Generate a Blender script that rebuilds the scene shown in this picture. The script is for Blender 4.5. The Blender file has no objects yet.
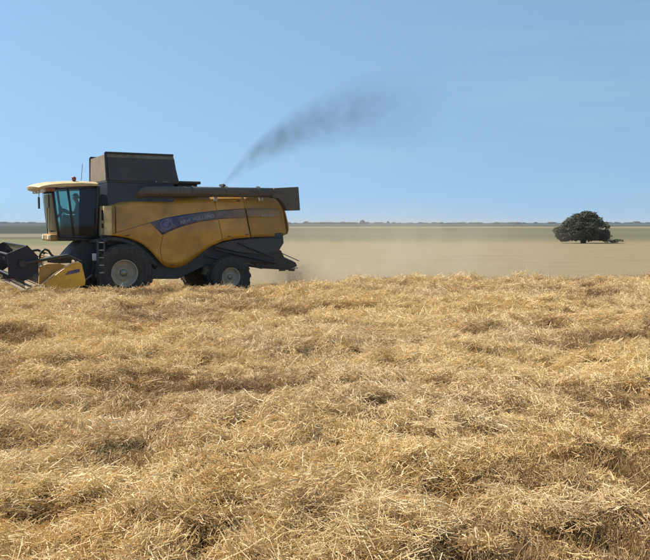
import bpy, bmesh, math, random
import numpy as np
from mathutils import Vector, Matrix
R = math.radians
random.seed(7)
rng = np.random.default_rng(11)
sc = bpy.context.scene
col = sc.collection

# ------------------------------------------------------------------ camera
F = 800.0                     # focal length in photo pixels (650 x 560 photo)
PITCH = R(4.0)
EYE = Vector((0, 0, 2.6))
cam_d = bpy.data.cameras.new('camera')
cam_d.sensor_width = 36.0
cam_d.lens = 36.0 * F / 650.0
cam_d.clip_start = 0.05
cam_d.clip_end = 30000
cam = bpy.data.objects.new('camera', cam_d)
cam.location = EYE
cam.rotation_euler = (R(90) - PITCH, 0, 0)
col.objects.link(cam)
sc.camera = cam

# ------------------------------------------------------------------ sky, sun, exposure
SUN_EL, SUN_AZ = R(50), R(-68)        # azimuth from +Y (view direction), negative = left
wd = bpy.data.worlds.new('World'); sc.world = wd; wd.use_nodes = True
wn = wd.node_tree; wn.nodes.clear()
w_out = wn.nodes.new('ShaderNodeOutputWorld'); w_bg = wn.nodes.new('ShaderNodeBackground')
sky = wn.nodes.new('ShaderNodeTexSky'); sky.sky_type = 'NISHITA'; sky.sun_disc = False
sky.sun_elevation = SUN_EL; sky.sun_rotation = SUN_AZ
sky.altitude = 700; sky.air_density = 1.0; sky.dust_density = 0.5; sky.ozone_density = 0.35
w_bg.inputs['Strength'].default_value = 0.098
wtc = wn.nodes.new('ShaderNodeTexCoord')
wmp = wn.nodes.new('ShaderNodeMapping'); wmp.inputs['Scale'].default_value = (1.2, 1.2, 9.0)
wmp.inputs['Rotation'].default_value = (0, R(4), 0)
wno = wn.nodes.new('ShaderNodeTexNoise'); wno.inputs['Scale'].default_value = 2.2
wno.inputs['Detail'].default_value = 6; wno.inputs['Roughness'].default_value = 0.55
wcr = wn.nodes.new('ShaderNodeValToRGB')
wcr.color_ramp.elements[0].position = 0.47; wcr.color_ramp.elements[0].color = (0.20, 0.20, 0.20, 1)
wcr.color_ramp.elements[1].position = 0.85; wcr.color_ramp.elements[1].color = (0.62, 0.62, 0.62, 1)
wmx = wn.nodes.new('ShaderNodeMix'); wmx.data_type = 'RGBA'
wmx.inputs['B'].default_value = (2.6, 3.75, 4.35, 1)
# even summer sky: the bright white Nishita horizon band is squeezed below the skyline
wsm = wn.nodes.new('ShaderNodeVectorMath'); wsm.operation = 'MULTIPLY_ADD'
wsm.inputs[1].default_value = (1, 1, 0.70); wsm.inputs[2].default_value = (0, 0, 0.24)
wsn = wn.nodes.new('ShaderNodeVectorMath'); wsn.operation = 'NORMALIZE'
wn.links.new(wtc.outputs['Generated'], wsm.inputs[0]); wn.links.new(wsm.outputs[0], wsn.inputs[0]); wn.links.new(wsn.outputs[0], sky.inputs['Vector'])
wn.links.new(wtc.outputs['Generated'], wmp.inputs['Vector'])
wn.links.new(wmp.outputs['Vector'], wno.inputs['Vector'])
wn.links.new(wno.outputs['Fac'], wcr.inputs['Fac'])
wn.links.new(wcr.outputs['Color'], wmx.inputs['Factor'])
wn.links.new(sky.outputs['Color'], wmx.inputs['A'])
wtn = wn.nodes.new('ShaderNodeMix'); wtn.data_type = 'RGBA'; wtn.blend_type = 'MULTIPLY'; wtn.inputs['Factor'].default_value = 1.0
wtn.inputs['B'].default_value = (0.88, 1.01, 1.03, 1)
wn.links.new(wmx.outputs['Result'], wtn.inputs['A']); wn.links.new(wtn.outputs['Result'], w_bg.inputs['Color'])
wn.links.new(w_bg.outputs['Background'], w_out.inputs['Surface'])

sun_d = bpy.data.lights.new('sun', 'SUN'); sun_d.energy = 5.0; sun_d.angle = R(0.5)
sun_d.color = (1.0, 0.94, 0.84)
sun = bpy.data.objects.new('sun', sun_d); col.objects.link(sun)
sdir = Vector((math.sin(SUN_AZ) * math.cos(SUN_EL), math.cos(SUN_AZ) * math.cos(SUN_EL), math.sin(SUN_EL)))
sun.rotation_euler = sdir.to_track_quat('Z', 'Y').to_euler()
sun.location = (-20, 10, 30)
vs = sc.view_settings
vs.view_transform = 'Standard'; vs.look = 'None'; vs.exposure = 0.75; vs.gamma = 1.0
vs.use_curve_mapping = False
sc.cycles.max_bounces = 5; sc.cycles.diffuse_bounces = 3; sc.cycles.transparent_max_bounces = 12
sc.cycles.volume_bounces = 1
sc.cycles.use_denoising = True
sc.cycles.use_adaptive_sampling = True; sc.cycles.adaptive_threshold = 0.03

# ------------------------------------------------------------------ small helpers
def tag(o, label=None, cat=None, group=None, kind=None):
    if label: o['label'] = label
    if cat: o['category'] = cat
    if group: o['group'] = group
    if kind: o['kind'] = kind
    return o

def empty(name, loc=(0, 0, 0), rz=0.0):
    o = bpy.data.objects.new(name, None); o.location = loc; o.rotation_euler = (0, 0, rz)
    o.empty_display_size = 0.3
    col.objects.link(o); return o

class MB:
    """collects geometry for ONE mesh object"""
    def __init__(s): s.v = []; s.f = []
    def add(s, vs_, fs):
        o = len(s.v); s.v += [tuple(p) for p in vs_]; s.f += [tuple(i + o for i in f) for f in fs]; return s
    def box(s, a, b):
        (x0, y0, z0), (x1, y1, z1) = a, b
        x0, x1 = min(x0, x1), max(x0, x1); y0, y1 = min(y0, y1), max(y0, y1); z0, z1 = min(z0, z1), max(z0, z1)
        return s.add([(x0,y0,z0),(x1,y0,z0),(x1,y1,z0),(x0,y1,z0),(x0,y0,z1),(x1,y0,z1),(x1,y1,z1),(x0,y1,z1)],
                     [(0,3,2,1),(4,5,6,7),(0,1,5,4),(1,2,6,5),(2,3,7,6),(3,0,4,7)])
    def hexa(s, p):      # 8 points: bottom 4 ccw, top 4 ccw
        return s.add(p, [(0,3,2,1),(4,5,6,7),(0,1,5,4),(1,2,6,5),(2,3,7,6),(3,0,4,7)])
    def prism(s, outline, v0, v1):     # outline list of (u,w); extruded along v
        n = len(outline)
        vs_ = [(u, v0, w) for u, w in outline] + [(u, v1, w) for u, w in outline]
        fs = [tuple(range(n)), tuple(range(2*n-1, n-1, -1))]
        fs += [(i, i+n, (i+1) % n + n, (i+1) % n) for i in range(n)]
        return s.add(vs_, fs)
    def tube(s, path, rad, n=10, cap=True):
        path = [Vector(p) for p in path]
        if not hasattr(rad, '__len__'): rad = [rad] * len(path)
        rings = []
        up = None
        for i, p in enumerate(path):
            t = (path[min(i+1, len(path)-1)] - path[max(i-1, 0)]).normalized()
            if up is None:
                up = Vector((0, 0, 1)) if abs(t.z) < 0.9 else Vector((1, 0, 0))
            a = t.cross(up).normalized(); up = a.cross(t).normalized()
            rings.append([p + (a*math.cos(k*2*math.pi/n) + up*math.sin(k*2*math.pi/n))*rad[i] for k in range(n)])
        vs_ = [q for r in rings for q in r]; fs = []
        for i in range(len(path)-1):
            for k in range(n):
                fs.append((i*n+k, i*n+(k+1) % n, (i+1)*n+(k+1) % n, (i+1)*n+k))
        if cap:
            fs.append(tuple(range(n-1, -1, -1))); fs.append(tuple((len(path)-1)*n+k for k in range(n)))
        return s.add(vs_, fs)
    def lathe(s, prof, c, n=40):       # prof list (r, v), around axis v through c=(u,v,w)
        vs_ = []; m = len(prof)
        for k in range(n):
            a = 2*math.pi*k/n
            for r, v in prof: vs_.append((c[0]+r*math.cos(a), c[1]+v, c[2]+r*math.sin(a)))
        fs = []
        for k in range(n):
            k2 = (k+1) % n
            for j in range(m-1): fs.append((k*m+j, k*m+j+1, k2*m+j+1, k2*m+j))
        return s.add(vs_, fs)
    def grid(s, rows):                 # rows: list of equal-length lists of points
        m = len(rows[0]); vs_ = [p for r in rows for p in r]
        fs = [(i*m+j, i*m+j+1, (i+1)*m+j+1, (i+1)*m+j) for i in range(len(rows)-1) for j in range(m-1)]
        return s.add(vs_, fs)
    def mirror(s):
        return MB().add([(x, -y, z) for x, y, z in s.v], [tuple(reversed(f)) for f in s.f])
    def build(s, name, mat, parent=None, smooth=False, bevel=0.0, solid=0.0, sub=0):
        me = bpy.data.meshes.new(name); me.from_pydata(s.v, [], s.f)
        bm = bmesh.new(); bm.from_mesh(me); bmesh.ops.recalc_face_normals(bm, faces=bm.faces); bm.to_mesh(me); bm.free()
        if smooth:
            me.polygons.foreach_set('use_smooth', [True]*len(me.polygons))
        me.materials.append(mat)
        o = bpy.data.objects.new(name, me); col.objects.link(o)
        if parent: o.parent = parent
        if solid:
            m = o.modifiers.new('solid', 'SOLIDIFY'); m.thickness = solid; m.offset = 0
        if sub:
            m = o.modifiers.new('sub', 'SUBSURF'); m.levels = sub; m.render_levels = sub
        if bevel:
            m = o.modifiers.new('bevel', 'BEVEL'); m.width = bevel; m.segments = 2; m.limit_method = 'ANGLE'; m.angle_limit = R(35)
        return o

def new_mat(name):
    m = bpy.data.materials.new(name); m.use_nodes = True
    nt = m.node_tree; nt.nodes.clear()
    out = nt.nodes.new('ShaderNodeOutputMaterial'); return m, nt, out

def N(nt, t, **kw):
    n = nt.nodes.new(t)
    for k, v in kw.items():
        if k in n.inputs: n.inputs[k].default_value = v
        else: setattr(n, k, v)
    return n

def ramp(nt, stops, interp='LINEAR'):
    n = nt.nodes.new('ShaderNodeValToRGB'); cr = n.color_ramp; cr.interpolation = interp
    cr.elements[0].position = stops[0][0]; cr.elements[0].color = (*stops[0][1], 1)
    cr.elements[1].position = stops[-1][0]; cr.elements[1].color = (*stops[-1][1], 1)
    for p, c in stops[1:-1]:
        e = cr.elements.new(p); e.color = (*c, 1)
    return n

DUST = (0.36, 0.27, 0.16)
def paint(name, colr, rough=0.45, metal=0.0, dust=0.35, var=0.25, scale=2.5, coat=0.0, bump=0.0):
    """weathered machine paint: colour variation, grime streaks and settled straw dust"""
    m, nt, out = new_mat(name)
    b = N(nt, 'ShaderNodeBsdfPrincipled', Roughness=rough, Metallic=metal)
    b.inputs['Coat Weight'].default_value = coat
    tc = N(nt, 'ShaderNodeTexCoord')
    n1 = N(nt, 'ShaderNodeTexNoise', Scale=scale, Detail=7.0, Roughness=0.62)
    nt.links.new(tc.outputs['Object'], n1.inputs['Vector'])
    r1 = ramp(nt, [(0.3, tuple(c*(1-var) for c in colr)), (0.7, tuple(min(1, c*(1+var*0.6)) for c in colr))])
    nt.links.new(n1.outputs['Fac'], r1.inputs['Fac'])
    mp = N(nt, 'ShaderNodeMapping'); mp.inputs['Scale'].default_value = (9, 9, 1.5)
    n2 = N(nt, 'ShaderNodeTexNoise', Scale=1.3, Detail=8.0, Roughness=0.7)
    nt.links.new(tc.outputs['Object'], mp.inputs['Vector']); nt.links.new(mp.outputs['Vector'], n2.inputs['Vector'])
    geo = N(nt, 'ShaderNodeNewGeometry'); sep = N(nt, 'ShaderNodeSeparateXYZ')
    nt.links.new(geo.outputs['Normal'], sep.inputs['Vector'])
    upw = N(nt, 'ShaderNodeMapRange'); upw.inputs['From Min'].default_value = -0.2; upw.inputs['From Max'].default_value = 1.0
    upw.inputs['To Min'].default_value = 0.25; upw.inputs['To Max'].default_value = 1.0
    nt.links.new(sep.outputs['Z'], upw.inputs['Value'])
    r2 = ramp(nt, [(0.36, (0, 0, 0)), (0.72, (1, 1, 1))]); nt.links.new(n2.outputs['Fac'], r2.inputs['Fac'])
    mu = N(nt, 'ShaderNodeMath', operation='MULTIPLY'); mu2 = N(nt, 'ShaderNodeMath', operation='MULTIPLY')
    nt.links.new(r2.outputs['Color'], mu.inputs[0]); nt.links.new(upw.outputs['Result'], mu.inputs[1])
    nt.links.new(mu.outputs[0], mu2.inputs[0]); mu2.inputs[1].default_value = dust * 1.6
    mx = N(nt, 'ShaderNodeMix', data_type='RGBA'); mx.inputs['B'].default_value = (*DUST, 1)
    mu2.use_clamp = True
    nt.links.new(mu2.outputs[0], mx.inputs['Factor']); nt.links.new(r1.outputs['Color'], mx.inputs['A'])
    nt.links.new(mx.outputs['Result'], b.inputs['Base Color'])
    rr = N(nt, 'ShaderNodeMapRange'); rr.inputs['To Min'].default_value = rough; rr.inputs['To Max'].default_value = 0.85
    nt.links.new(mu2.outputs[0], rr.inputs['Value']); nt.links.new(rr.outputs['Result'], b.inputs['Roughness'])
    if bump:
        bp = N(nt, 'ShaderNodeBump', Strength=bump); bp.inputs['Distance'].default_value = 0.02
        nt.links.new(n2.outputs['Fac'], bp.inputs['Height']); nt.links.new(bp.outputs['Normal'], b.inputs['Normal'])
    nt.links.new(b.outputs['BSDF'], out.inputs['Surface'])
    return m

M = {}
M['yellow'] = paint('yellow_paint', (0.50, 0.235, 0.013), 0.34, dust=0.20, coat=0.35, var=0.42, scale=1.6)
M['yellow_bright'] = paint('bright_yellow_paint', (0.66, 0.35, 0.018), 0.4, dust=0.15, coat=0.2)  # brighter yellow, used on the crop dividers
M['yellow_dark'] = paint('darker_yellow_paint', (0.36, 0.185, 0.025), 0.5, dust=0.25)  # darker yellow for rear panels, hood, rails, skirt and end sheets
M['cream'] = paint('cream_roof_and_sunlit_paint', (0.60, 0.44, 0.20), 0.4, dust=0.5, var=0.45, scale=3.5)  # roof colour; also paints sunlight onto front shield and divider edges
M['navy'] = paint('dark_navy_paint', (0.018, 0.026, 0.050), 0.45, dust=0.04)
M['black'] = paint('black_metal', (0.018, 0.018, 0.02), 0.5, dust=0.12)
M['grey'] = paint('dusty_grey_metal', (0.042, 0.046, 0.056), 0.6, dust=0.12)
M['tube'] = paint('auger_tube_paint', (0.075, 0.064, 0.052), 0.5, dust=0.18)
M['tarp'] = paint('dark_tank_flap', (0.034, 0.040, 0.052), 0.6, dust=0.07, bump=0.2)
M['tarp_lit'] = paint('sunlit_dusty_flap', (0.17, 0.125, 0.085), 0.8, dust=0.3, bump=0.2)  # dusty tarp with sun and sky light painted into its tan
M['steel'] = paint('worn_steel', (0.30, 0.28, 0.26), 0.45, metal=0.7, dust=0.4)
M['rim'] = paint('pale_wheel_rim', (0.42, 0.38, 0.30), 0.5, dust=0.45, scale=6)
M['rubber'] = paint('tyre_rubber', (0.022, 0.022, 0.024), 0.8, dust=0.22, scale=6, bump=0.3)
M['reel'] = paint('black_reel_paint', (0.007, 0.009, 0.018), 0.65, dust=0.04)
M['orange'] = paint('amber_plastic', (0.25, 0.06, 0.015), 0.3, dust=0.1)
M['lens'] = paint('lamp_lens', (0.7, 0.7, 0.65), 0.15, dust=0.1)
M['white'] = paint('white_plastic', (0.72, 0.7, 0.65), 0.5, dust=0.2)
M['letter'] = paint('pale_lettering', (0.30, 0.30, 0.34), 0.5, dust=0.3)
M['emblem'] = paint('pale_blue_emblem', (0.12, 0.14, 0.28), 0.5, dust=0.15)
M['seat'] = paint('seat_cloth', (0.03, 0.03, 0.035), 0.9, dust=0.05)

def stripe_mat():
    m, nt, out = new_mat('blue_fading_stripe_print')
    b = N(nt, 'ShaderNodeBsdfPrincipled', Roughness=0.45)
    tc = N(nt, 'ShaderNodeTexCoord'); sp = N(nt, 'ShaderNodeSeparateXYZ')
    nt.links.new(tc.outputs['Object'], sp.inputs['Vector'])
    mr = N(nt, 'ShaderNodeMapRange'); mr.inputs['From Min'].default_value = -0.9; mr.inputs['From Max'].default_value = -5.6
    nt.links.new(sp.outputs['X'], mr.inputs['Value'])
    r = ramp(nt, [(0.0, (0.030, 0.032, 0.11)), (0.3, (0.040, 0.042, 0.115)), (0.55, (0.12, 0.09, 0.085)), (0.8, (0.22, 0.14, 0.075)), (1.0, (0.30, 0.19, 0.07))])
    nt.links.new(mr.outputs['Result'], r.inputs['Fac'])
    no = N(nt, 'ShaderNodeTexNoise', Scale=5.0, Detail=6.0); nt.links.new(tc.outputs['Object'], no.inputs['Vector'])
    mx = N(nt, 'ShaderNodeMix', data_type='RGBA'); mx.inputs['B'].default_value = (*DUST, 1)
    rr = ramp(nt, [(0.4, (0, 0, 0)), (0.9, (0.5, 0.5, 0.5))]); nt.links.new(no.outputs['Fac'], rr.inputs['Fac'])
    nt.links.new(rr.outputs['Color'], mx.inputs['Factor']); nt.links.new(r.outputs['Color'], mx.inputs['A'])
    nt.links.new(mx.outputs['Result'], b.inputs['Base Color']); nt.links.new(b.outputs['BSDF'], out.inputs['Surface'])
    return m
M['stripe'] = stripe_mat()

def glass(name, tint, refl=1.3, dirt=0.10):
    m, nt, out = new_mat(name)
    tr = N(nt, 'ShaderNodeBsdfTransparent', Color=(*tint, 1)); gl = N(nt, 'ShaderNodeBsdfGlossy', Roughness=0.03)
    gl.inputs['Color'].default_value = (0.9, 0.95, 0.97, 1)
    df = N(nt, 'ShaderNodeBsdfDiffuse'); df.inputs['Color'].default_value = (*DUST, 1)
    fr = N(nt, 'ShaderNodeFresnel', IOR=1.5)
    a = N(nt, 'ShaderNodeMath', operation='MULTIPLY'); a.inputs[1].default_value = refl
    nt.links.new(fr.outputs['Fac'], a.inputs[0])
    m1 = N(nt, 'ShaderNodeMixShader'); nt.links.new(a.outputs[0], m1.inputs['Fac'])
    nt.links.new(tr.outputs[0], m1.inputs[1]); nt.links.new(gl.outputs[0], m1.inputs[2])
    tc = N(nt, 'ShaderNodeTexCoord'); no = N(nt, 'ShaderNodeTexNoise', Scale=3.0, Detail=6.0)
    nt.links.new(tc.outputs['Object'], no.inputs['Vector'])
    r = ramp(nt, [(0.35, (0.01, 0.01, 0.01)), (0.8, (dirt, dirt, dirt))]); nt.links.new(no.outputs['Fac'], r.inputs['Fac'])
    m2 = N(nt, 'ShaderNodeMixShader'); nt.links.new(r.outputs['Color'], m2.inputs['Fac'])
    nt.links.new(m1.outputs[0], m2.inputs[1]); nt.links.new(df.outputs[0], m2.inputs[2])
    nt.links.new(m2.outputs[0], out.inputs['Surface']); return m
M['glass'] = glass('tinted_cab_glass', (0.62, 0.80, 0.78))
M['dark_glass'] = glass('dark_cab_glass', (0.04, 0.07, 0.09), 0.8, 0.02)

# ------------------------------------------------------------------ smooth noise in numpy (terrain + scatter)
def _h(ix, iy, seed):
    n = (ix.astype(np.int64)*374761393 + iy.astype(np.int64)*668265263 + seed*1442695041) & 0x7fffffff
    n = ((n ^ (n >> 13)) * 1274126177) & 0x7fffffff
    return ((n ^ (n >> 16)) & 0xffff) / 65535.0
def vnoise(x, y, seed=0):
    x = np.asarray(x, float); y = np.asarray(y, float)
    ix = np.floor(x); iy = np.floor(y); fx = x-ix; fy = y-iy
    fx = fx*fx*(3-2*fx); fy = fy*fy*(3-2*fy)
    a = _h(ix, iy, seed); b = _h(ix+1, iy, seed); c = _h(ix, iy+1, seed); d = _h(ix+1, iy+1, seed)
    return (a*(1-fx)+b*fx)*(1-fy)+(c*(1-fx)+d*fx)*fy
def fbm(x, y, seed=0, o=4):
    s = 0; a = 0.5; t = 0
    for i in range(o):
        s = s + a*vnoise(x, y, seed+i*17); t += a; a *= 0.5; x = x*2.03+11.3; y = y*2.03-7.1
    return s/t
def sstep(a, b, x):
    t = np.clip((x-a)/(b-a), 0, 1); return t*t*(3-2*t)

CREST = 21.6
def ground_z(x, y):
    """the straw bank the photographer stands on, falling to the flat field where the machine works"""
    x = np.asarray(x, float); y = np.asarray(y, float)
    tilt = (0.026*np.clip(x, -16, 0)+0.022*np.clip(x, 0, 16))*sstep(2, 20, y)
    top = 0.735 + 0.03*sstep(4, 20, y) + tilt
    yc = CREST + 0.9*(vnoise(x*0.35, y*0, 5)-0.5) + np.clip(x, 0, 20)*0.10
    s = sstep(yc, yc+4.6, y)
    z = top*(1-s)
    lump = (fbm(x*0.42, y*0.6, 3, 3)-0.5)*0.24 + (fbm(x*1.1, y*1.5, 9, 3)-0.5)*0.36
    fade = 1-sstep(26, 60, y)
    z = z + lump*(0.25+0.75*(1-s))*fade
    far = sstep(300, 2500, np.hypot(x, y))
    return z + far*0.5*(vnoise(x*0.0012, y*0.0012, 21)-0.5)
def patch(x, y):      # 0 = standing grey-brown stubble, 1 = bright loose straw
    return np.clip((fbm(x*0.34+y*0.05, y*0.62, 41, 5)-0.5)*2.9+(fbm(x*1.5, y*2.2, 143, 3)-0.5)*2.3+0.60, 0, 1)

# ------------------------------------------------------------------ ground
def axis(fine0, fine1, step, lo, hi, g=1.16):
    a = list(np.arange(fine0, fine1, step)); s = step; p = fine1; b = []
    while p < hi: b.append(p); s *= g; p += s
    b.append(hi); s = step; p = fine0; c = []
    while p > lo: s *= g; p -= s; c.append(max(p, lo))
    return np.array(c[::-1] + a + b)
gx = axis(-15, 15, 0.13, -9000, 9000); gy = axis(2.0, 27, 0.11, -600, 9000)
X, Y = np.meshgrid(gx, gy); Z = ground_z(X, Y)
nx, ny = len(gx), len(gy)
idx = np.arange(nx*ny).reshape(ny, nx)
quads = np.stack([idx[:-1, :-1], idx[:-1, 1:], idx[1:, 1:], idx[1:, :-1]], -1).reshape(-1, 4)
gme = bpy.data.meshes.new('ground')
gme.from_pydata(np.stack([X, Y, Z], -1).reshape(-1, 3).tolist(), [], quads.tolist())
gme.polygons.foreach_set('use_smooth', [True]*len(gme.polygons))

def ground_mat():
    m, nt, out = new_mat('harvested_fields')
    b = N(nt, 'ShaderNodeBsdfPrincipled', Roughness=0.95); b.inputs['Specular IOR Level'].default_value = 0.1
    geo = N(nt, 'ShaderNodeNewGeometry'); sp = N(nt, 'ShaderNodeSeparateXYZ')
    nt.links.new(geo.outputs['Position'], sp.inputs['Vector'])
    # field boundaries wander a little
    mpw = N(nt, 'ShaderNodeMapping'); mpw.inputs['Scale'].default_value = (0.012, 0.012, 0)
    nw = N(nt, 'ShaderNodeTexNoise', Scale=1.0, Detail=4.0)
    nt.links.new(geo.outputs['Position'], mpw.inputs['Vector']); nt.links.new(mpw.outputs['Vector'], nw.inputs['Vector'])
    wm = N(nt, 'ShaderNodeMapRange'); wm.inputs['To Min'].default_value = 0.78; wm.inputs['To Max'].default_value = 1.22
    nt.links.new(nw.outputs['Fac'], wm.inputs['Value'])
    mu = N(nt, 'ShaderNodeMath', operation='MULTIPLY'); nt.links.new(sp.outputs['Y'], mu.inputs[0]); nt.links.new(wm.outputs['Result'], mu.inputs[1])
    mx0 = N(nt, 'ShaderNodeMath', operation='MAXIMUM'); mx0.inputs[1].default_value = 1.0; nt.links.new(mu.outputs[0], mx0.inputs[0])
    lg = N(nt, 'ShaderNodeMath', operation='LOGARITHM'); lg.inputs[1].default_value = 10.0; nt.links.new(mx0.outputs[0], lg.inputs[0])
    dv = N(nt, 'ShaderNodeMath', operation='DIVIDE'); dv.inputs[1].default_value = 4.0; nt.links.new(lg.outputs[0], dv.inputs[0])
    L = lambda d: math.log10(d)/4
    soil = (0.17, 0.115, 0.058); pale = (0.225, 0.175, 0.10); tan = (0.20, 0.16, 0.09); olive = (0.105, 0.10, 0.055); dolive = (0.042, 0.048, 0.036)
    ra = ramp(nt, [(L(1.01), soil), (L(23), soil), (L(29), pale), (L(108), pale), (L(114), tan), (L(128), (0.15, 0.13, 0.07)), (L(170), olive), (L(260), (0.13, 0.12, 0.065)), (L(330), olive), (L(480), (0.11, 0.105, 0.06)), (L(560), tan), (L(800), (0.17, 0.14, 0.08)), (L(950), dolive), (L(9000), dolive)])
    rb = ramp(nt, [(L(1.01), soil), (L(23), soil), (L(29), pale), (L(92), pale), (L(100), (0.155, 0.15, 0.075)), (L(132), (0.14, 0.135, 0.07)), (L(138), (0.09, 0.09, 0.05)), (L(156), (0.10, 0.095, 0.055)), (L(164), (0.19, 0.16, 0.105)), (L(215), (0.17, 0.15, 0.10)), (L(232), dolive), (L(700), (0.035, 0.044, 0.034)), (L(9000), dolive)])
    nt.links.new(dv.outputs[0], ra.inputs['Fac']); nt.links.new(dv.outputs[0], rb.inputs['Fac'])
    kx = N(nt, 'ShaderNodeMath', operation='MULTIPLY'); kx.inputs[1].default_value = 0.17; nt.links.new(sp.outputs['Y'], kx.inputs[0])
    ad = N(nt, 'ShaderNodeMath', operation='ADD'); nt.links.new(kx.outputs[0], ad.inputs[0]); nt.links.new(sp.outputs['X'], ad.inputs[1])
    mk = N(nt, 'ShaderNodeMapRange'); mk.inputs['From Min'].default_value = -2; mk.inputs['From Max'].default_value = 2
    nt.links.new(ad.outputs[0], mk.inputs['Value'])
    mx = N(nt, 'ShaderNodeMix', data_type='RGBA'); nt.links.new(mk.outputs['Result'], mx.inputs['Factor'])
    nt.links.new(rb.outputs['Color'], mx.inputs['A']); nt.links.new(ra.outputs['Color'], mx.inputs['B'])
    # drill rows, wheelings and mottling across the pale field
    mp2 = N(nt, 'ShaderNodeMapping'); mp2.inputs['Scale'].default_value = (0.12, 0.30, 1); mp2.inputs['Rotation'].default_value = (0, 0, R(6))
    n2 = N(nt, 'ShaderNodeTexNoise', Scale=1.0, Detail=9.0, Roughness=0.68)
    nt.links.new(geo.outputs['Position'], mp2.inputs['Vector']); nt.links.new(mp2.outputs['Vector'], n2.inputs['Vector'])
    n3 = N(nt, 'ShaderNodeTexNoise', Scale=7.0, Detail=6.0, Roughness=0.75); nt.links.new(geo.outputs['Position'], n3.inputs['Vector'])
    r2 = ramp(nt, [(0.28, (0.78, 0.77, 0.75)), (0.5, (1, 1, 1)), (0.75, (1.10, 1.09, 1.07))]); nt.links.new(n2.outputs['Fac'], r2.inputs['Fac'])
    r3 = ramp(nt, [(0.3, (0.62, 0.6, 0.56)), (0.7, (1.3, 1.3, 1.3))]); nt.links.new(n3.outputs['Fac'], r3.inputs['Fac'])
    m1 = N(nt, 'ShaderNodeMix', data_type='RGBA', blend_type='MULTIPLY'); m1.inputs['Factor'].default_value = 1
    m2 = N(nt, 'ShaderNodeMix', data_type='RGBA', blend_type='MULTIPLY'); m2.inputs['Factor'].default_value = 0.8
    nt.links.new(mx.outputs['Result'], m1.inputs['A']); nt.links.new(r2.outputs['Color'], m1.inputs['B'])
    nt.links.new(m1.outputs['Result'], m2.inputs['A']); nt.links.new(r3.outputs['Color'], m2.inputs['B'])
    nt.links.new(m2.outputs['Result'], b.inputs['Base Color'])
    bp = N(nt, 'ShaderNodeBump', Strength=0.6); bp.inputs['Distance'].default_value = 0.08
    nt.links.new(n3.outputs['Fac'], bp.inputs['Height']); nt.links.new(bp.outputs['Normal'], b.inputs['Normal'])
    nt.links.new(b.outputs['BSDF'], out.inputs['Surface']); return m
gme.materials.append(ground_mat())
ground = bpy.data.objects.new('ground', gme); col.objects.link(ground); tag(ground, kind='structure')

# low ridge on the skyline
def simple_mat(name, c, scale=0.02, var=0.3):
    m, nt, out = new_mat(name); b = N(nt, 'ShaderNodeBsdfPrincipled', Roughness=0.95); b.inputs['Specular IOR Level'].default_value = 0.1
    geo = N(nt, 'ShaderNodeNewGeometry'); no = N(nt, 'ShaderNodeTexNoise', Scale=scale, Detail=6.0)
    nt.links.new(geo.outputs['Position'], no.inputs['Vector'])
    r = ramp(nt, [(0.3, tuple(k*(1-var) for k in c)), (0.7, tuple(k*(1+var) for k in c))]); nt.links.new(no.outputs['Fac'], r.inputs['Fac'])
    nt.links.new(r.outputs['Color'], b.inputs['Base Color']); nt.links.new(b.outputs['BSDF'], out.inputs['Surface']); return m
hx = np.linspace(-3200, 3200, 300); rows = []
for k, (dy, hh) in enumerate([(2300, -0.8), (2500, 0.55), (2750, 1.0), (3100, 0.9), (3500, -0.8)]):
    h = 4.0 + 5.0*fbm(hx*0.0022, hx*0+3, 61, 4) + 2.0*sstep(-200, -1200, hx)
    rows.append([(float(x), dy + 60*math.sin(x*0.003+k), float(z*hh) if hh > 0 else -2.0) for x, z in zip(hx, h)])
hills = MB().grid(rows).build('hills', simple_mat('scrub_hills', (0.026, 0.031, 0.026)), smooth=True)
tag(hills, kind='structure')

# ------------------------------------------------------------------ straw (stuff)
def straw_mat(name, stops, transl=0.35):
    m, nt, out = new_mat(name)
    at = N(nt, 'ShaderNodeAttribute', attribute_name='tint')
    pa = N(nt, 'ShaderNodeAttribute', attribute_name='patch', attribute_type='INSTANCER')
    sm = N(nt, 'ShaderNodeMath', operation='MULTIPLY_ADD'); sm.inputs[1].default_value = 0.5
    nt.links.new(at.outputs['Fac'], sm.inputs[0])
    pm = N(nt, 'ShaderNodeMath', operation='MULTIPLY'); pm.inputs[1].default_value = 0.5; nt.links.new(pa.outputs['Fac'], pm.inputs[0])
    nt.links.new(pm.outputs[0], sm.inputs[2])
    r0 = ramp(nt, stops); nt.links.new(sm.outputs[0], r0.inputs['Fac'])
    ga = N(nt, 'ShaderNodeAttribute', attribute_name='grey', attribute_type='INSTANCER')
    r1 = ramp(nt, [(0.0, (0.14, 0.085, 0.046)), (0.25, (0.35, 0.225, 0.125)), (0.5, (0.59, 0.42, 0.24)), (0.75, (0.77, 0.59, 0.37)), (1.0, (0.87, 0.74, 0.51))]); nt.links.new(sm.outputs[0], r1.inputs['Fac'])
    r = N(nt, 'ShaderNodeMix', data_type='RGBA'); nt.links.new(ga.outputs['Fac'], r.inputs['Factor']); nt.links.new(r0.outputs['Color'], r.inputs['A']); nt.links.new(r1.outputs['Color'], r.inputs['B'])
    b = N(nt, 'ShaderNodeBsdfPrincipled', Roughness=0.5); b.inputs['Specular IOR Level'].default_value = 0.35
    nt.links.new(r.outputs['Result'], b.inputs['Base Color'])
    t = N(nt, 'ShaderNodeBsdfTranslucent'); nt.links.new(r.outputs['Result'], t.inputs['Color'])
    mx = N(nt, 'ShaderNodeMixShader', Fac=transl); nt.links.new(b.outputs[0], mx.inputs[1]); nt.links.new(t.outputs[0], mx.inputs[2])
    nt.links.new(mx.outputs[0], out.inputs['Surface']); return m
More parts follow.
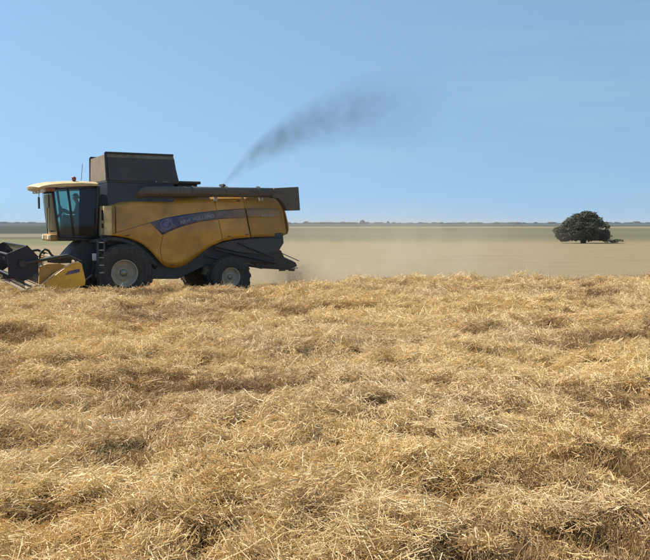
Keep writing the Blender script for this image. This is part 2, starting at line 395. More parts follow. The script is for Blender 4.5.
STOPS = [(0.0, (0.15, 0.08, 0.036)), (0.18, (0.36, 0.222, 0.098)), (0.42, (0.68, 0.475, 0.212)), (0.68, (0.86, 0.665, 0.335)), (1.0, (0.93, 0.80, 0.51))]
M['straw'] = straw_mat('dry_straw', STOPS)

def straw_clump(name, n, rad, lmin, lmax, tilt, upright, seed, wid=0.0026, leaf=0.15, hgt=0.05):
    r = random.Random(seed); V = []; Fc = []; T = []
    swirl = 0.0
    for i in range(n):
        a = r.uniform(0, 2*math.pi); d = rad*math.sqrt(r.random())
        L = r.uniform(lmin, lmax); long_ = r.random() < 0.045
        if long_: L = lmax*r.uniform(1.2, 2.3)
        base = Vector((d*math.cos(a), d*math.sin(a), 0))
        if upright:
            lean = abs(r.gauss(0, tilt)); az = r.uniform(0, 2*math.pi)
            dr = Vector((math.sin(lean)*math.cos(az), math.sin(lean)*math.sin(az), math.cos(lean)))
            p0 = base + Vector((0, 0, -0.03))
        else:
            az = swirl + r.gauss(0, 0.75); el = r.gauss(0.06, tilt)
            dr = Vector((math.cos(el)*math.cos(az), math.cos(el)*math.sin(az), math.sin(el)))
            p0 = base - dr*L*0.5 + Vector((0, 0, r.random()**1.6*hgt))
        bend = Vector((r.gauss(0, 1), r.gauss(0, 1), r.gauss(-0.2, 1)))*L*(r.uniform(0.0, 0.05) if long_ else r.uniform(0.01, 0.13))
        kink = r.random() < 0.3
        pts = []
        for k in range(4):
            t = k/3
            q = p0 + dr*L*t + bend*(4*t*(1-t) if not kink else (2*min(t, 1-t)))
            pts.append(q)
        isleaf = r.random() < leaf
        w = wid*(r.uniform(1.6, 2.8) if isleaf else r.uniform(0.7, 1.25))
        side = dr.cross(Vector((r.gauss(0, 1), r.gauss(0, 1), r.gauss(0, 1)))).normalized()
        up = side.cross(dr).normalized()
        o = len(V); tint = min(1, max(0, r.gauss(0.55, 0.24)))
        for k, q in enumerate(pts):
            ww = w*(1.0 if not isleaf else (0.5, 1.0, 0.8, 0.15)[k])
            hh = ww*(0.85 if not isleaf else 0.12)
            V += [q+side*ww, q-side*ww*0.5+up*hh, q-side*ww*0.5-up*hh]; T += [tint]*3
        for k in range(3):
            for j in range(3):
                Fc.append((o+k*3+j, o+k*3+(j+1) % 3, o+(k+1)*3+(j+1) % 3, o+(k+1)*3+j))
    me = bpy.data.meshes.new(name); me.from_pydata([tuple(v) for v in V], [], Fc)
    at = me.attributes.new('tint', 'FLOAT', 'POINT'); at.data.foreach_set('value', T)
    me.materials.append(M['straw'])
    return bpy.data.objects.new(name, me)

cl_loose = bpy.data.collections.new('straw_pieces_loose')
cl_stub = bpy.data.collections.new('straw_pieces_stubble')
for i in range(16):
    cl_loose.objects.link(straw_clump('a_loose_%02d' % i, 150, 0.16, 0.025, 0.115, 0.30, False, 100+i, wid=0.0017, hgt=0.04))
for i in range(10):
    cl_stub.objects.link(straw_clump('b_stubble_%02d' % i, 95, 0.16, 0.05, 0.12, 0.5, True, 300+i, wid=0.0017, leaf=0.2))

def scatter_tree(coll):
    ng = bpy.data.node_groups.new('scatter_' + coll.name, 'GeometryNodeTree')
    ng.interface.new_socket('Geometry', in_out='INPUT', socket_type='NodeSocketGeometry')
    ng.interface.new_socket('Geometry', in_out='OUTPUT', socket_type='NodeSocketGeometry')
    gi = ng.nodes.new('NodeGroupInput'); go = ng.nodes.new('NodeGroupOutput')
    ip = ng.nodes.new('GeometryNodeInstanceOnPoints'); ci = ng.nodes.new('GeometryNodeCollectionInfo')
    ci.inputs['Collection'].default_value = coll; ci.inputs['Separate Children'].default_value = True; ci.inputs['Reset Children'].default_value = True
    def attr(name, t):
        n = ng.nodes.new('GeometryNodeInputNamedAttribute'); n.data_type = t; n.inputs['Name'].default_value = name; return n.outputs['Attribute']
    ip.inputs['Pick Instance'].default_value = True
    ng.links.new(gi.outputs[0], ip.inputs['Points']); ng.links.new(ci.outputs[0], ip.inputs['Instance'])
    ng.links.new(attr('pick', 'INT'), ip.inputs['Instance Index'])
    e2r = ng.nodes.new('FunctionNodeEulerToRotation'); ng.links.new(attr('rot', 'FLOAT_VECTOR'), e2r.inputs[0])
    ng.links.new(e2r.outputs[0], ip.inputs['Rotation']); ng.links.new(attr('scl', 'FLOAT_VECTOR'), ip.inputs['Scale'])
    ng.links.new(ip.outputs[0], go.inputs[0])
    return ng

def scatter(name, coll, nvar, x, y, z, scl, pat, label, mat, tiltmax=0.24):
    n = len(x); me = bpy.data.meshes.new(name)
    me.from_pydata(np.stack([x, y, z], -1).tolist(), [], [])
    e = 0.15
    gxs = (ground_z(x+e, y)-ground_z(x-e, y))/(2*e); gys = (ground_z(x, y+e)-ground_z(x, y-e))/(2*e)
    # tilt with the slope, random spin about the vertical first
    spin = 9.0*fbm(x*0.45, y*0.45, 207, 2) + rng.normal(0, 0.55, n)
    rot = np.zeros((n, 3)); rot[:, 2] = spin
    # slope expressed in the spun frame
    sx = gxs*np.cos(spin)+gys*np.sin(spin); sy = -gxs*np.sin(spin)+gys*np.cos(spin)
    rot[:, 0] = np.arctan(sy)+rng.normal(0, tiltmax, n); rot[:, 1] = -np.arctan(sx)+rng.normal(0, tiltmax, n)
    a = me.attributes.new('rot', 'FLOAT_VECTOR', 'POINT'); a.data.foreach_set('vector', rot.astype(np.float32).ravel())
    a = me.attributes.new('scl', 'FLOAT_VECTOR', 'POINT'); a.data.foreach_set('vector', scl.astype(np.float32).ravel())
    a = me.attributes.new('pick', 'INT', 'POINT'); a.data.foreach_set('value', rng.integers(0, nvar, n).astype(np.int32))
    a = me.attributes.new('patch', 'FLOAT', 'POINT'); a.data.foreach_set('value', pat.astype(np.float32))
    gr_ = np.clip((fbm(x*0.28+5, y*0.5-3, 73, 3)-0.5)*1.8+0.30+rng.normal(0, 0.2, n), 0.05, 0.6)
    a = me.attributes.new('grey', 'FLOAT', 'POINT'); a.data.foreach_set('value', gr_.astype(np.float32))
    me.materials.append(mat)
    o = bpy.data.objects.new(name, me); col.objects.link(o)
    md = o.modifiers.new('scatter', 'NODES'); md.node_group = scatter_tree(coll)
    tag(o, label, 'straw', kind='stuff'); return o

def candidates(dens, y0, y1, pad):
    w1 = 0.44*y1+pad; n = int(dens*(y1-y0)*2*w1)
    x = rng.uniform(-w1, w1, n); y = rng.uniform(y0, y1, n)
    k = np.abs(x) < 0.44*y+pad
    return x[k], y[k]
lx, ly, sx_, sy_ = [], [], [], []
for (y0, y1, dl, ds) in [(1.8, 8, 110, 56), (8, 14, 70, 38), (14, 20, 46, 26), (20, 26.5, 36, 18), (26.5, 34, 9, 7)]:
    x, y = candidates(dl, y0, y1, 5.0); p = patch(x, y)
    k = rng.random(len(x)) < 0.2+0.80*sstep(0.2, 0.75, p); lx.append(x[k]); ly.append(y[k])
    x, y = candidates(ds, y0, y1, 5.0); p = patch(x, y)
    k = rng.random(len(x)) < 1.0-0.72*sstep(0.25, 0.8, p); sx_.append(x[k]); sy_.append(y[k])
lx = np.concatenate(lx); ly = np.concatenate(ly); sxx = np.concatenate(sx_); syy = np.concatenate(sy_)
n = len(lx); pt = patch(lx, ly); thick = (0.02+0.13*sstep(0.5, 1.0, pt))*rng.random(n)
s1 = rng.uniform(0.75, 1.35, n)*(1+0.6*sstep(9, 24, ly)); SC = np.stack([s1, s1, s1*rng.uniform(0.8, 1.6, n)], -1)
loose = scatter('loose_straw', cl_loose, 16, lx, ly, ground_z(lx, ly)+0.012+thick, SC,
        np.clip(pt*0.9+rng.normal(0.09, 0.24, n), 0, 1), 'bright loose straw scattered thickly over the harvested foreground', M['straw'])
n = len(sxx); pt = patch(sxx, syy)
s1 = rng.uniform(0.7, 1.25, n)*(1+0.3*sstep(9, 24, syy)); SC = np.stack([s1, s1, s1*rng.uniform(0.8, 1.2, n)], -1)
stub = scatter('standing_stubble', cl_stub, 10, sxx, syy, ground_z(sxx, syy), SC,
        np.clip(pt*0.6+rng.normal(-0.12, 0.16, n), 0, 1), 'brownish standing stubble between the drifts of loose straw', M['straw'], 0.1)

# ------------------------------------------------------------------ the combine harvester
PHI = R(28)
hv = Vector((-math.cos(PHI), -math.sin(PHI), 0)); lv = Vector((math.sin(PHI), -math.cos(PHI), 0))
def ray(px, py):
    a = (px-325)/F; b = -(py-280)/F
    return Vector((a, math.cos(PITCH)+b*math.sin(PITCH), -math.sin(PITCH)+b*math.cos(PITCH)))
d0 = ray(124, 273); hub = EYE + d0*(26.8/d0.y)
TYRE_R = hub.z + 0.03
VW = 1.62
O = hub - lv*VW; O.z = hub.z - TYRE_R
combine = empty('combine_harvester', O, math.pi+PHI)
tag(combine, 'dusty yellow combine harvester with raised grain tank flaps cutting along the straw bank', 'harvester')
def P(px, py, v):
    """photo pixel -> (u, w) on the machine's fore-aft plane at side offset v"""
    d = ray(px, py); c0 = EYE - O
    t = (v - c0.dot(lv)) / d.dot(lv)
    q = c0 + d*t
    return q.dot(hv), q.z
def PL(pts, v): return [P(x, y, v) for x, y in pts]
def resample(pts, n):
    pts = [Vector((*p, 0)) for p in pts]; d = [0]
    for a, b in zip(pts, pts[1:]): d.append(d[-1]+(b-a).length)
    out = []
    for k in range(n):
        t = d[-1]*k/(n-1); i = max(0, min(len(pts)-2, int(np.searchsorted(d, t, 'right'))-1))
        f = (t-d[i])/max(1e-9, d[i+1]-d[i]); q = pts[i].lerp(pts[i+1], min(1, f)); out.append((q.x, q.y))
    return out
def S(u, w):           # barrel-shaped body side
    a = max(0, (w-2.45)/1.0); b = max(0, min(1, (-4.3-u)/1.7))
    c = max(0, (1.6-w)/0.9)
    return 1.50 - 0.20*a*a - 0.42*b*b - 0.06*c*c
def PS(px, py, off=0.0):
    v = 1.5
    for _ in range(4):
        u, w = P(px, py, v); v = S(u, w)+off
    return (u, v, w)
def panel(top, bot, ncol=28, nrow=9, off=0.0):
    T = resample(top, ncol); B = resample(bot, ncol); mb = MB()
    mb.grid([[PS(T[i][0]*(1-j/(nrow-1))+B[i][0]*j/(nrow-1), T[i][1]*(1-j/(nrow-1))+B[i][1]*j/(nrow-1), off) for i in range(ncol)] for j in range(nrow)])
    return mb

# --- yellow side panels (near one traced, far one its mirror)
top1 = [(107.5,206.5),(120,203.2),(135,201),(150,199.8),(175,198.4),(200,197.8),(225,197),(242.5,196.6)]
bot1 = [(107.5,235.5),(117,236),(130,238.5),(143,244.5),(152,252.5),(160,262),(166,267.2),(177,268),(186,264.5),(196,257),(208,247.5),(222,241.2),(236,238.4),(250,237.2)]
top2 = [(243.6,196.5),(256,196),(268,196.6),(278,199),(282,206)]
bot2 = [(251.2,237.1),(262,236.6),(274,236.4),(282,236.3),(286.5,234)]
p1 = panel(top1, bot1, 40, 12); p2 = panel(top2, bot2, 16, 12)
for sgn in (1, -1):
    a = p1 if sgn > 0 else p1.mirror()
    sp = a.build('side_panel', M['yellow'], combine, smooth=True, solid=0.035)
    if sgn > 0:
        st = panel([(150.5,222.4),(165,218),(185,214.4),(200,212.4),(220,210),(245.2,208.4)],
                   [(151.5,223.6),(162.5,235),(172,230.3),(185,225.4),(200,221.7),(220,219),(246.6,217.8)], 34, 6, 0.026)
        st.build('stripe', M['stripe'], sp, smooth=True, solid=0.003)
        # round emblem on the stripe with a leaf shape inside
        em = MB()
        c = [PS(166.5+6.2*math.cos(a), 224.3+5.4*math.sin(a), 0.034) for a in np.linspace(0, 2*math.pi, 25)[:-1]]
        ci = [PS(166.5+4.9*math.cos(a), 224.3+4.1*math.sin(a), 0.034) for a in np.linspace(0, 2*math.pi, 25)[:-1]]
        em.add(c+ci, [(k, (k+1) % 24, 24+(k+1) % 24, 24+k) for k in range(24)])
        for off in (-1.9, 0.6):
            lf = [(166.5+off+dx, 224.3+dy) for dx, dy in ((-1.6,2.6),(-1.4,-0.6),(0.6,-2.8),(2.6,-3.0),(1.6,-0.4),(0.3,2.0))]
            em.add([PS(x, y, 0.034) for x, y in lf], [tuple(range(6))])
        em.build('emblem', M['emblem'], sp, solid=0.003)
        # lettering along the stripe
        fc = bpy.data.curves.new('lettering', 'FONT'); fc.body = 'NEW HOLLAND'; fc.size = 1.0
        fo = bpy.data.objects.new('lettering_src', fc); col.objects.link(fo)
        bpy.context.view_layer.update()
        tm = bpy.data.meshes.new_from_object(fo.evaluated_get(bpy.context.evaluated_depsgraph_get()))
        col.objects.unlink(fo); bpy.data.objects.remove(fo)
        wmax = max(v.co.x for v in tm.vertices)
        for v in tm.vertices:
            f = v.co.x/wmax; px = 180.5+33.5*f
            by = float(np.interp(px, [180, 190, 200, 215], [224.6, 221.6, 219.4, 217.4]))
            v.co = PS(px, by - v.co.y*5.0, 0.034)
        tm.materials.clear(); tm.materials.append(M['letter'])
        to = bpy.data.objects.new('lettering', tm); col.objects.link(to); to.parent = sp
        sm_ = to.modifiers.new('solid', 'SOLIDIFY'); sm_.thickness = 0.003
    seams = [[(109,234.5),(122,231),(136,226.8),(150,222.6)], [(214,197.6),(216.5,209.8)], [(218.2,219.6),(221,231),(222.5,240.6)], [(163,236),(160,250),(163,263)]]
    for pl_ in seams:
        sm2 = MB().tube([PS(x, y, 0.019) for x, y in resample(pl_, 12)], 0.008, 5)
        (sm2 if sgn > 0 else sm2.mirror()).build('panel_seam', M['black'], sp)
    for (x, y) in ((128, 235.5), (172, 265), (229, 236.5), (247, 234.5), (238, 201)):
        u_, v_, w_ = PS(x, y, 0.02)
        lt = MB().box((u_-0.06, v_-0.012, w_-0.02), (u_+0.06, v_+0.014, w_+0.02))
        (lt if sgn > 0 else lt.mirror()).build('latch', M['black'], sp, bevel=0.004)
    # bright seam cap along the top edge
    cap = MB().tube([PS(x, y-0.2, -0.01) for x, y in resample(top1, 24)], 0.022, 6)
    cap = cap if sgn > 0 else cap.mirror(); cap.build('panel_rail', M['yellow_dark'], combine, smooth=True)
    a = p2 if sgn > 0 else p2.mirror()
    rp = a.build('rear_panel', M['yellow_dark'], combine, smooth=True, solid=0.035)
    if sgn > 0:
        panel([(246.4,208.3),(262,208),(279,208.8)], [(247.6,217.8),(262,217.2),(281.6,217.2)], 14, 4, 0.026).build('stripe', M['stripe'], rp, smooth=True, solid=0.003)
        mk = MB()
        for k in range(6):
            x0 = 262+k*2.1
            mk.add([PS(x0, 214.2, 0.034), PS(x0+1.4, 214.2, 0.034), PS(x0+1.4, 216.2, 0.034), PS(x0, 216.2, 0.034)], [(0,1,2,3)])
        mk.build('model_marking', M['letter'], rp, solid=0.003)
# rear hood closing the two sides
T = resample([(282,206),(285,214),(287.5,224),(288.2,230),(286.5,234)], 12); rowsr = []
for x, y in T:
    u, v, w = PS(x, y)
    rowsr.append([(u-0.34*(1-(k/6)**2), v*k/6, w) for k in range(-6, 7)])
uu, vv, ww = PS(282, 206); u2, v2, w2 = PS(262, 196.6)
u3, v3, w3 = PS(275, 198.2)
toprows = [[(u2, v2*k/6, w2+0.02) for k in range(-6, 7)], [(u3-0.05*(1-(k/6)**2), v3*k/6, w3+0.02) for k in range(-6, 7)], [(uu-0.34*(1-(k/6)**2), vv*k/6, ww) for k in range(-6, 7)]]
MB().grid(toprows[:-1]+rowsr).build('rear_hood', M['yellow_dark'], combine, smooth=True, solid=0.03)

# --- dark machine body under and behind the panels
body = MB()
body.prism(PL([(112,237),(140,240),(250,233),(283,233),(284,243),(279,251),(270,262),(250,263),(232,262),(205,266),(178,279),(148,279),(132,262),(112,262)], 1.22), -1.22, 1.22)
uA, wA = P(110, 206, 1.1); uB, wB = P(250, 206, 1.1); 
body.box((uA, -1.15, 2.0), (uB, 1.15, 3.28))
body.build('body', M['grey'], combine, bevel=0.03)
# under-panel side shields with ribs
sh = MB(); sh.prism(PL([(212,246),(228,240.5),(252,238.5),(283,238),(282.5,245),(277,251.5),(263,255),(238,252)], 1.34), 1.24, 1.36)
sh.build('side_shield', M['grey'], combine, bevel=0.02)
bl = MB()
for (a, b, r) in [((214,249),(276,263),0.05), ((205,256),(262,268),0.04), ((238,243),(274,258),0.03)]:
    u0, w0 = P(*a, 1.40); u1, w1 = P(*b, 1.40); bl.tube([(u0, 1.40, w0), (u1, 1.40, w1)], r, 8)
bl.build('frame_rail', M['black'], combine)
# chopper and spreader at the tail
ch = MB(); ch.prism(PL([(256,250),(281,250),(285,258),(296,262.5),(297.5,266),(288,270),(262,268.5),(248,262)], 1.05), -1.05, 1.05)
chop = ch.build('straw_chopper', M['black'], combine, bevel=0.03)
for k in range(5):
    v = 1.02 - k*0.5
    u0, w0 = P(281+k*0.4, 253+1.4*(k % 3), 1.0); u1, w1 = P(296.5, 261+1.2*(k % 3), 1.0)
    MB().tube([(u0, v, w0), (u1-0.1, v, w1)], 0.018, 6).build('deflector_rod', M['steel'], chop)
for s in (0.55, -0.55):
    u0, w0 = P(287, 269, s)
    d = MB().lathe([(0.0, 0.0), (0.42, 0.0), (0.42, 0.03), (0.0, 0.03)], (0, 0, 0), 20)
    d = MB().add([(x+u0, z+s, y+w0+0.02) for x, y, z in d.v], d.f)
    for q in range(4):
        a = q*math.pi/2+0.3
        d.add([(u0+0.08*math.cos(a), s+0.08*math.sin(a), w0+0.02), (u0+0.42*math.cos(a), s+0.42*math.sin(a), w0+0.02), (u0+0.42*math.cos(a), s+0.42*math.sin(a), w0-0.07), (u0+0.08*math.cos(a), s+0.08*math.sin(a), w0-0.07)], [(0,1,2,3)])
    d.build('spreader_disc', M['steel'], chop)

# --- wheels
def wheel(c, Rt, wid, Rr, nl, sgn, name):
    h = wid/2
    rim = MB()
    rim.lathe([(Rr, h*0.80), (Rr*1.04, h*0.86), (Rr*1.0, h*0.90), (Rr*0.93, h*0.80), (Rr*0.88, h*0.25), (Rr*0.62, h*0.12), (Rr*0.55, h*0.34), (Rr*0.30, h*0.36), (0.0, h*0.36)], (0, 0, 0), 40)
    rim.lathe([(Rr, h*0.80), (Rr*0.95, -h*0.8), (Rr*1.02, -h*0.88)], (0, 0, 0), 40)
    for k in range(10):
        a = 2*math.pi*k/10
        rim.tube([(Rr*0.43*math.cos(a), h*0.34, Rr*0.43*math.sin(a)), (Rr*0.43*math.cos(a), h*0.43, Rr*0.43*math.sin(a))], Rr*0.045, 6)
    t = MB()
    t.lathe([(0.0, -h*0.5), (Rr*0.9, -h*0.55), (Rr*0.97, -h*0.7)], (0, 0, 0), 40)
    t.lathe([(Rr*0.97, h*0.84), (Rr*1.10, h*0.98), (Rr+(Rt-Rr)*0.45, h*1.06), (Rr+(Rt-Rr)*0.82, h*1.0), (Rt*0.955, h*0.86), (Rt*0.965, h*0.4), (Rt*0.967, 0), (Rt*0.965, -h*0.4), (Rt*0.955, -h*0.86), (Rr+(Rt-Rr)*0.82, -h*1.0), (Rr+(Rt-Rr)*0.45, -h*1.06), (Rr*1.10, -h*0.98), (Rr*0.97, -h*0.84)], (0, 0, 0), 56)
    for k in range(nl):
        for s in (1, -1):
            a0 = 2*math.pi*(k+(0.5 if s < 0 else 0))/nl; da = 2*math.pi/nl
            pts = []
            for rr in (0.95, 1.0):
                for (aa, vv) in ((a0, 0.02), (a0+da*0.34, 0.02), (a0+da*1.1, s*h*1.02), (a0+da*0.72, s*h*1.02)):
                    y = vv if abs(vv) > 0.05 else -s*0.03
                    r_ = Rt*(rr if abs(vv) < 0.05 else rr-0.012)
                    pts.append((r_*math.cos(aa), y, r_*math.sin(aa)))
            t.hexa(pts)
    hubm = MB().lathe([(Rr*0.30, h*0.2), (Rr*0.28, h*0.52), (Rr*0.2, h*0.62), (0.0, h*0.64)], (0, 0, 0), 20)
    o = rim.build('wheel', M['rim'], combine, smooth=True)
    t.build('tyre', M['rubber'], o); hubm.build('hub', M['steel'], o, smooth=True)
    o.location = c; 
    if sgn < 0: o.rotation_euler = (0, 0, math.pi)
    return o
FWID = 0.66
for s in (1, -1): wheel((0, s*(VW-0.2), TYRE_R), TYRE_R, FWID, 0.445, 18, s, 'front')
ur, wr = P(230, 277, 1.66)
RR = wr + 0.02
for s in (1, -1): wheel((ur, s*1.56, wr), RR, 0.5, 0.345, 16, s, 'rear')
ax = MB(); ax.tube([(0, -1.3, TYRE_R), (0, 1.3, TYRE_R)], 0.16, 12); ax.box((-0.35, -0.9, TYRE_R-0.3), (0.3, 0.9, TYRE_R+0.3))
ax.build('front_axle', M['black'], combine)
ax = MB(); ax.tube([(ur, -1.45, wr), (ur, 1.45, wr)], 0.09, 12); ax.box((ur-0.12, -1.1, wr-0.05), (ur+0.12, 1.1, wr+0.22)); ax.box((ur-0.3, -0.3, wr), (ur+0.3, 0.3, wr+0.7))
ax.build('rear_axle', M['black'], combine)
# wheel arch: dark lip following the panel cut-out
for s in (1, -1):
    arc = resample([(101,239),(112,238.5),(122,239.8),(132,243),(141,248.5),(149,256),(155,263),(158,266.5)], 18)
    inner = [PS(x-2.0, y+2.6, 0.02) for x, y in arc]; outer = [PS(x, y-1.6, 0.03) for x, y in arc]
    fe = MB(); fe.grid([[(u, v-0.55, w) for u, v, w in inner], inner, outer])
    fe = fe if s > 0 else fe.mirror(); fe.build('wheel_arch', M['black'], combine, smooth=True, solid=0.03)
# fuel tank / battery boxes seen above the front tyre
uq, wq = P(112, 246, 1.3)
MB().box((uq-1.0, 1.0, 1.9), (uq+0.15, 1.30, 2.2)).build('tool_box', M['black'], combine, bevel=0.03)

# --- cab
VC = 0.98
cabE = MB()
fl0 = P(58, 236, VC); fl1 = P(99, 237, VC)
cabE.box((fl1[0]-0.05, -VC+0.03, fl0[1]-0.16), (fl0[0], VC-0.03, fl0[1]))
cab = cabE.build('cab', M['black'], combine, bevel=0.03)
def cpt(px, py, s=1): u, w = P(px, py, VC); return Vector((u, s*VC, w))
for s in (1, -1):
    fr = MB()
    fr.tube([cpt(52.5,187.5,s), cpt(55.5,212,s), cpt(59,237,s)], 0.045, 8)         # front pillar
    fr.build('front_pillar', M['black'], cab, smooth=True)
    MB().tube([cpt(67.5,187.5,s), cpt(70,205,s), cpt(72,222,s), cpt(74,237,s)], 0.04, 8).build('door_pillar', M['black'], cab, smooth=True)
    MB().tube([cpt(98,186.5,s), cpt(97.5,212,s), cpt(96,238,s)], 0.07, 8).build('rear_pillar', M['black'], cab, smooth=True)
    MB().tube([cpt(52.5,188.5,s), cpt(98,187,s)], 0.045, 8).build('roof_rail', M['black'], cab, smooth=True)
    MB().tube([cpt(59,236,s), cpt(96,237.5,s)], 0.05, 8).build('sill', M['black'], cab, smooth=True)
    g = MB(); g.grid([[cpt(53.5,189,s), cpt(67,188.5,s)], [cpt(59.5,235,s), cpt(73,236,s)]]); g.build('side_window', M['glass'], cab, solid=0.006)
    g = MB(); g.grid([[cpt(68.5,188.5,s), cpt(79,188,s)], [cpt(75,236,s), cpt(79,236.5,s)]]); g.build('door_window', M['glass'], cab, solid=0.006)
    # dark rear quarter: lower door skin and tinted glass
    g = MB(); g.grid([[cpt(79.3,188,s), cpt(97,187.5,s)], [cpt(79.3,236.5,s), cpt(95.5,237,s)]]); g.build('quarter_window', M['dark_glass'] if s > 0 else M['glass'], cab, solid=0.006)
    g = MB(); g.add([cpt(60,221,s)-Vector((0,s*0.02,0)), cpt(72,208,s)-Vector((0,s*0.02,0)), cpt(79,214,s)-Vector((0,s*0.02,0)), cpt(79,236,s)-Vector((0,s*0.02,0)), cpt(60.5,236,s)-Vector((0,s*0.02,0))], [(0,1,2,3,4)])
    if s > 0: pass
    h0 = cpt(75.5, 222, s)
    MB().tube([h0+Vector((0, s*0.03, 0)), h0+Vector((0.02, s*0.08, 0)), h0+Vector((0.12, s*0.08, 0)), h0+Vector((0.14, s*0.03, 0))], 0.012, 6).build('door_handle', M['black'], cab)
ws_t = P(53, 188.5, VC); ws_b = P(59.3, 235.5, VC); rowsw = []
for j in range(9):
    t = j/8; rowsw.append([((ws_t[0]*(1-t)+ws_b[0]*t)+0.16*(1-(k/6)**2), VC*k/6, ws_t[1]*(1-t)+ws_b[1]*t) for k in range(-6, 7)])
MB().grid(rowsw).build('windshield', M['glass'], cab, smooth=True, solid=0.006)
uw, ww_ = P(97, 188, VC); ub, wb_ = P(96, 237, VC)
MB().box((uw-0.06, -VC+0.08, wb_), (uw-0.02, VC-0.08, wb_+0.95)).build('rear_wall', M['black'], cab)
g = MB(); g.grid([[(uw-0.04, -VC+0.1, wb_+0.95), (uw-0.04, VC-0.1, wb_+0.95)], [(uw-0.04, -VC+0.1, ww_), (uw-0.04, VC-0.1, ww_)]]); g.build('rear_window', M['dark_glass'], cab, solid=0.006)
# roof: rounded overhanging lid
VR = 1.06
prof_t = resample([(38.5,186.8),(43,184.2),(52,182.4),(65,181.4),(82,181.2),(98.5,182.4)], 16)
prof_b = resample([(39.5,188.6),(44,190.2),(52,189.2),(65,188.4),(82,187.6),(98.5,187.2)], 16)
rows_t = []; rows_b = []
for k in range(-7, 8):
    f = k/7; e = 1-abs(f)**5
    rt = []; rb_ = []
    for i in range(16):
        ut, wt = P(*prof_t[i], VR); ub_, wbb = P(*prof_b[i], VR)
        fwd = 0.20*(1-f*f)*max(0, 1-i/5)
        mid = (wt+wbb)/2
        rt.append((ut+fwd, VR*f, mid+(wt-mid)*(0.45+0.55*e)+0.05*(1-f*f))); rb_.append((ub_+fwd, VR*f, mid+(wbb-mid)*(0.45+0.55*e)))
    rows_t.append(rt); rows_b.append(rb_)
rf = MB(); rf.grid(rows_t); rf.grid(rows_b)
m16 = 16
for rows_ in (0,):
    n_t = len(rows_t)*m16
    for k in range(len(rows_t)-1):
        for i in (0, 15):
            a = k*m16+i; rf.f.append((a, a+m16, n_t+a+m16, n_t+a))
    for k in (0, len(rows_t)-1):
        for i in range(15):
            a = k*m16+i; rf.f.append((a, a+1, n_t+a+1, n_t+a))
rf.build('roof', M['cream'], cab, smooth=False, bevel=0.02)
# dark lamp bar under the front lip and its lamps
ul, wl = P(44.5, 188.8, VR)
for k in range(6):
    v = -0.85+0.34*k
    MB().box((ul-0.06, v-0.12, wl-0.10), (ul+0.09, v+0.12, wl+0.02)).build('work_lamp', M['lens'] if k % 2 else M['orange'], cab, bevel=0.02)
ul, wl = P(50, 189.5, VR+0.02)
MB().box((ul-0.16, 1.0, wl-0.07), (ul+0.12, VR+0.03, wl+0.06)).build('marker_lamp', M['orange'], cab, bevel=0.02)
ul, wl = P(74, 181.6, 0.75)
bc = MB().tube([(ul, 0.75, wl-0.05), (ul, 0.75, wl+0.05), (ul, 0.75, wl+0.055), (ul, 0.75, wl+0.14), (ul, 0.75, wl+0.17)], [0.055, 0.055, 0.075, 0.07, 0.03], 12)
bc.build('beacon', M['orange'], cab)
ul, wl = P(81, 181.5, 0.5)
MB().tube([(ul, 0.5, wl-0.05), (ul-0.06, 0.5, wl+0.6)], 0.008, 5).build('antenna', M['black'], cab)
# yellow skirt below the windscreen
k0 = P(50, 234, 0.85); k1 = P(75.5, 241, 0.85)
MB().box((k1[0], -0.85, k1[1]), (k0[0], 0.85, k0[1]-0.01)).build('skirt', M['yellow_dark'], cab, bevel=0.05)
for s in (0.55, -0.55):
    MB().box((k0[0]-0.02, s-0.13, k0[1]-0.19), (k0[0]+0.03, s+0.13, k0[1]-0.05)).build('head_lamp', M['lens'], cab, bevel=0.015)
# mirrors on forward arms
for s in (1, -1):
    a = cpt(53, 190, s)
    mm = MB(); mm.tube([a, a+Vector((0.14, s*0.03, -0.02)), a+Vector((0.16, s*0.05, -0.2))], 0.015, 6)
    mm.box((a.x+0.13, a.y+s*0.05-0.09, a.z-0.58), (a.x+0.18, a.y+s*0.05+0.09, a.z-0.18))
    mm.build('mirror', M['black'], cab, bevel=0.01)
# wiper
w0 = Vector((ws_b[0]*0.97+ws_t[0]*0.03+0.2, 0.0, ws_b[1]+0.05))
MB().tube([w0, Vector((ws_t[0]*0.6+ws_b[0]*0.4+0.18, 0.45, ws_t[1]*0.6+ws_b[1]*0.4))], 0.012, 6).build('wiper', M['black'], cab)
# interior
uh, wh = P(75.5, 198, 0.0)
wfl = fl0[1]
seat = MB(); sw = wh-0.78
seat.box((uh-0.38, -0.26, sw-0.14), (uh+0.18, 0.26, sw)); seat.hexa([(uh-0.36, -0.25, sw), (uh-0.22, -0.25, sw), (uh-0.22, 0.25, sw), (uh-0.36, 0.25, sw), (uh-0.48, -0.22, sw+0.68), (uh-0.36, -0.22, sw+0.70), (uh-0.36, 0.22, sw+0.70), (uh-0.48, 0.22, sw+0.68)])
seat.box((uh-0.46, -0.14, sw+0.72), (uh-0.38, 0.14, sw+0.9)); seat.box((uh-0.25, -0.18, wfl), (uh+0.1, 0.18, sw-0.14))
seat.build('seat', M['seat'], cab, bevel=0.03)
us_, wst = P(63, 211, 0.0)
stw = MB(); ring = []
for k in range(21):
    a = 2*math.pi*k/20; ring.append((us_+0.07*math.cos(a)+0.02, 0.20*math.sin(a), wst+0.16*math.cos(a)+0.0))
stw.tube(ring, 0.016, 8, cap=False); stw.tube([(us_+0.02, -0.19, wst), (us_+0.02, 0.19, wst)], 0.014, 6)
stw.tube([(us_+0.02, 0, wst), (us_+0.22, 0, wst-0.25), (us_+0.25, 0, wfl)], 0.045, 8)
stw.build('steering_wheel', M['black'], cab, smooth=True)
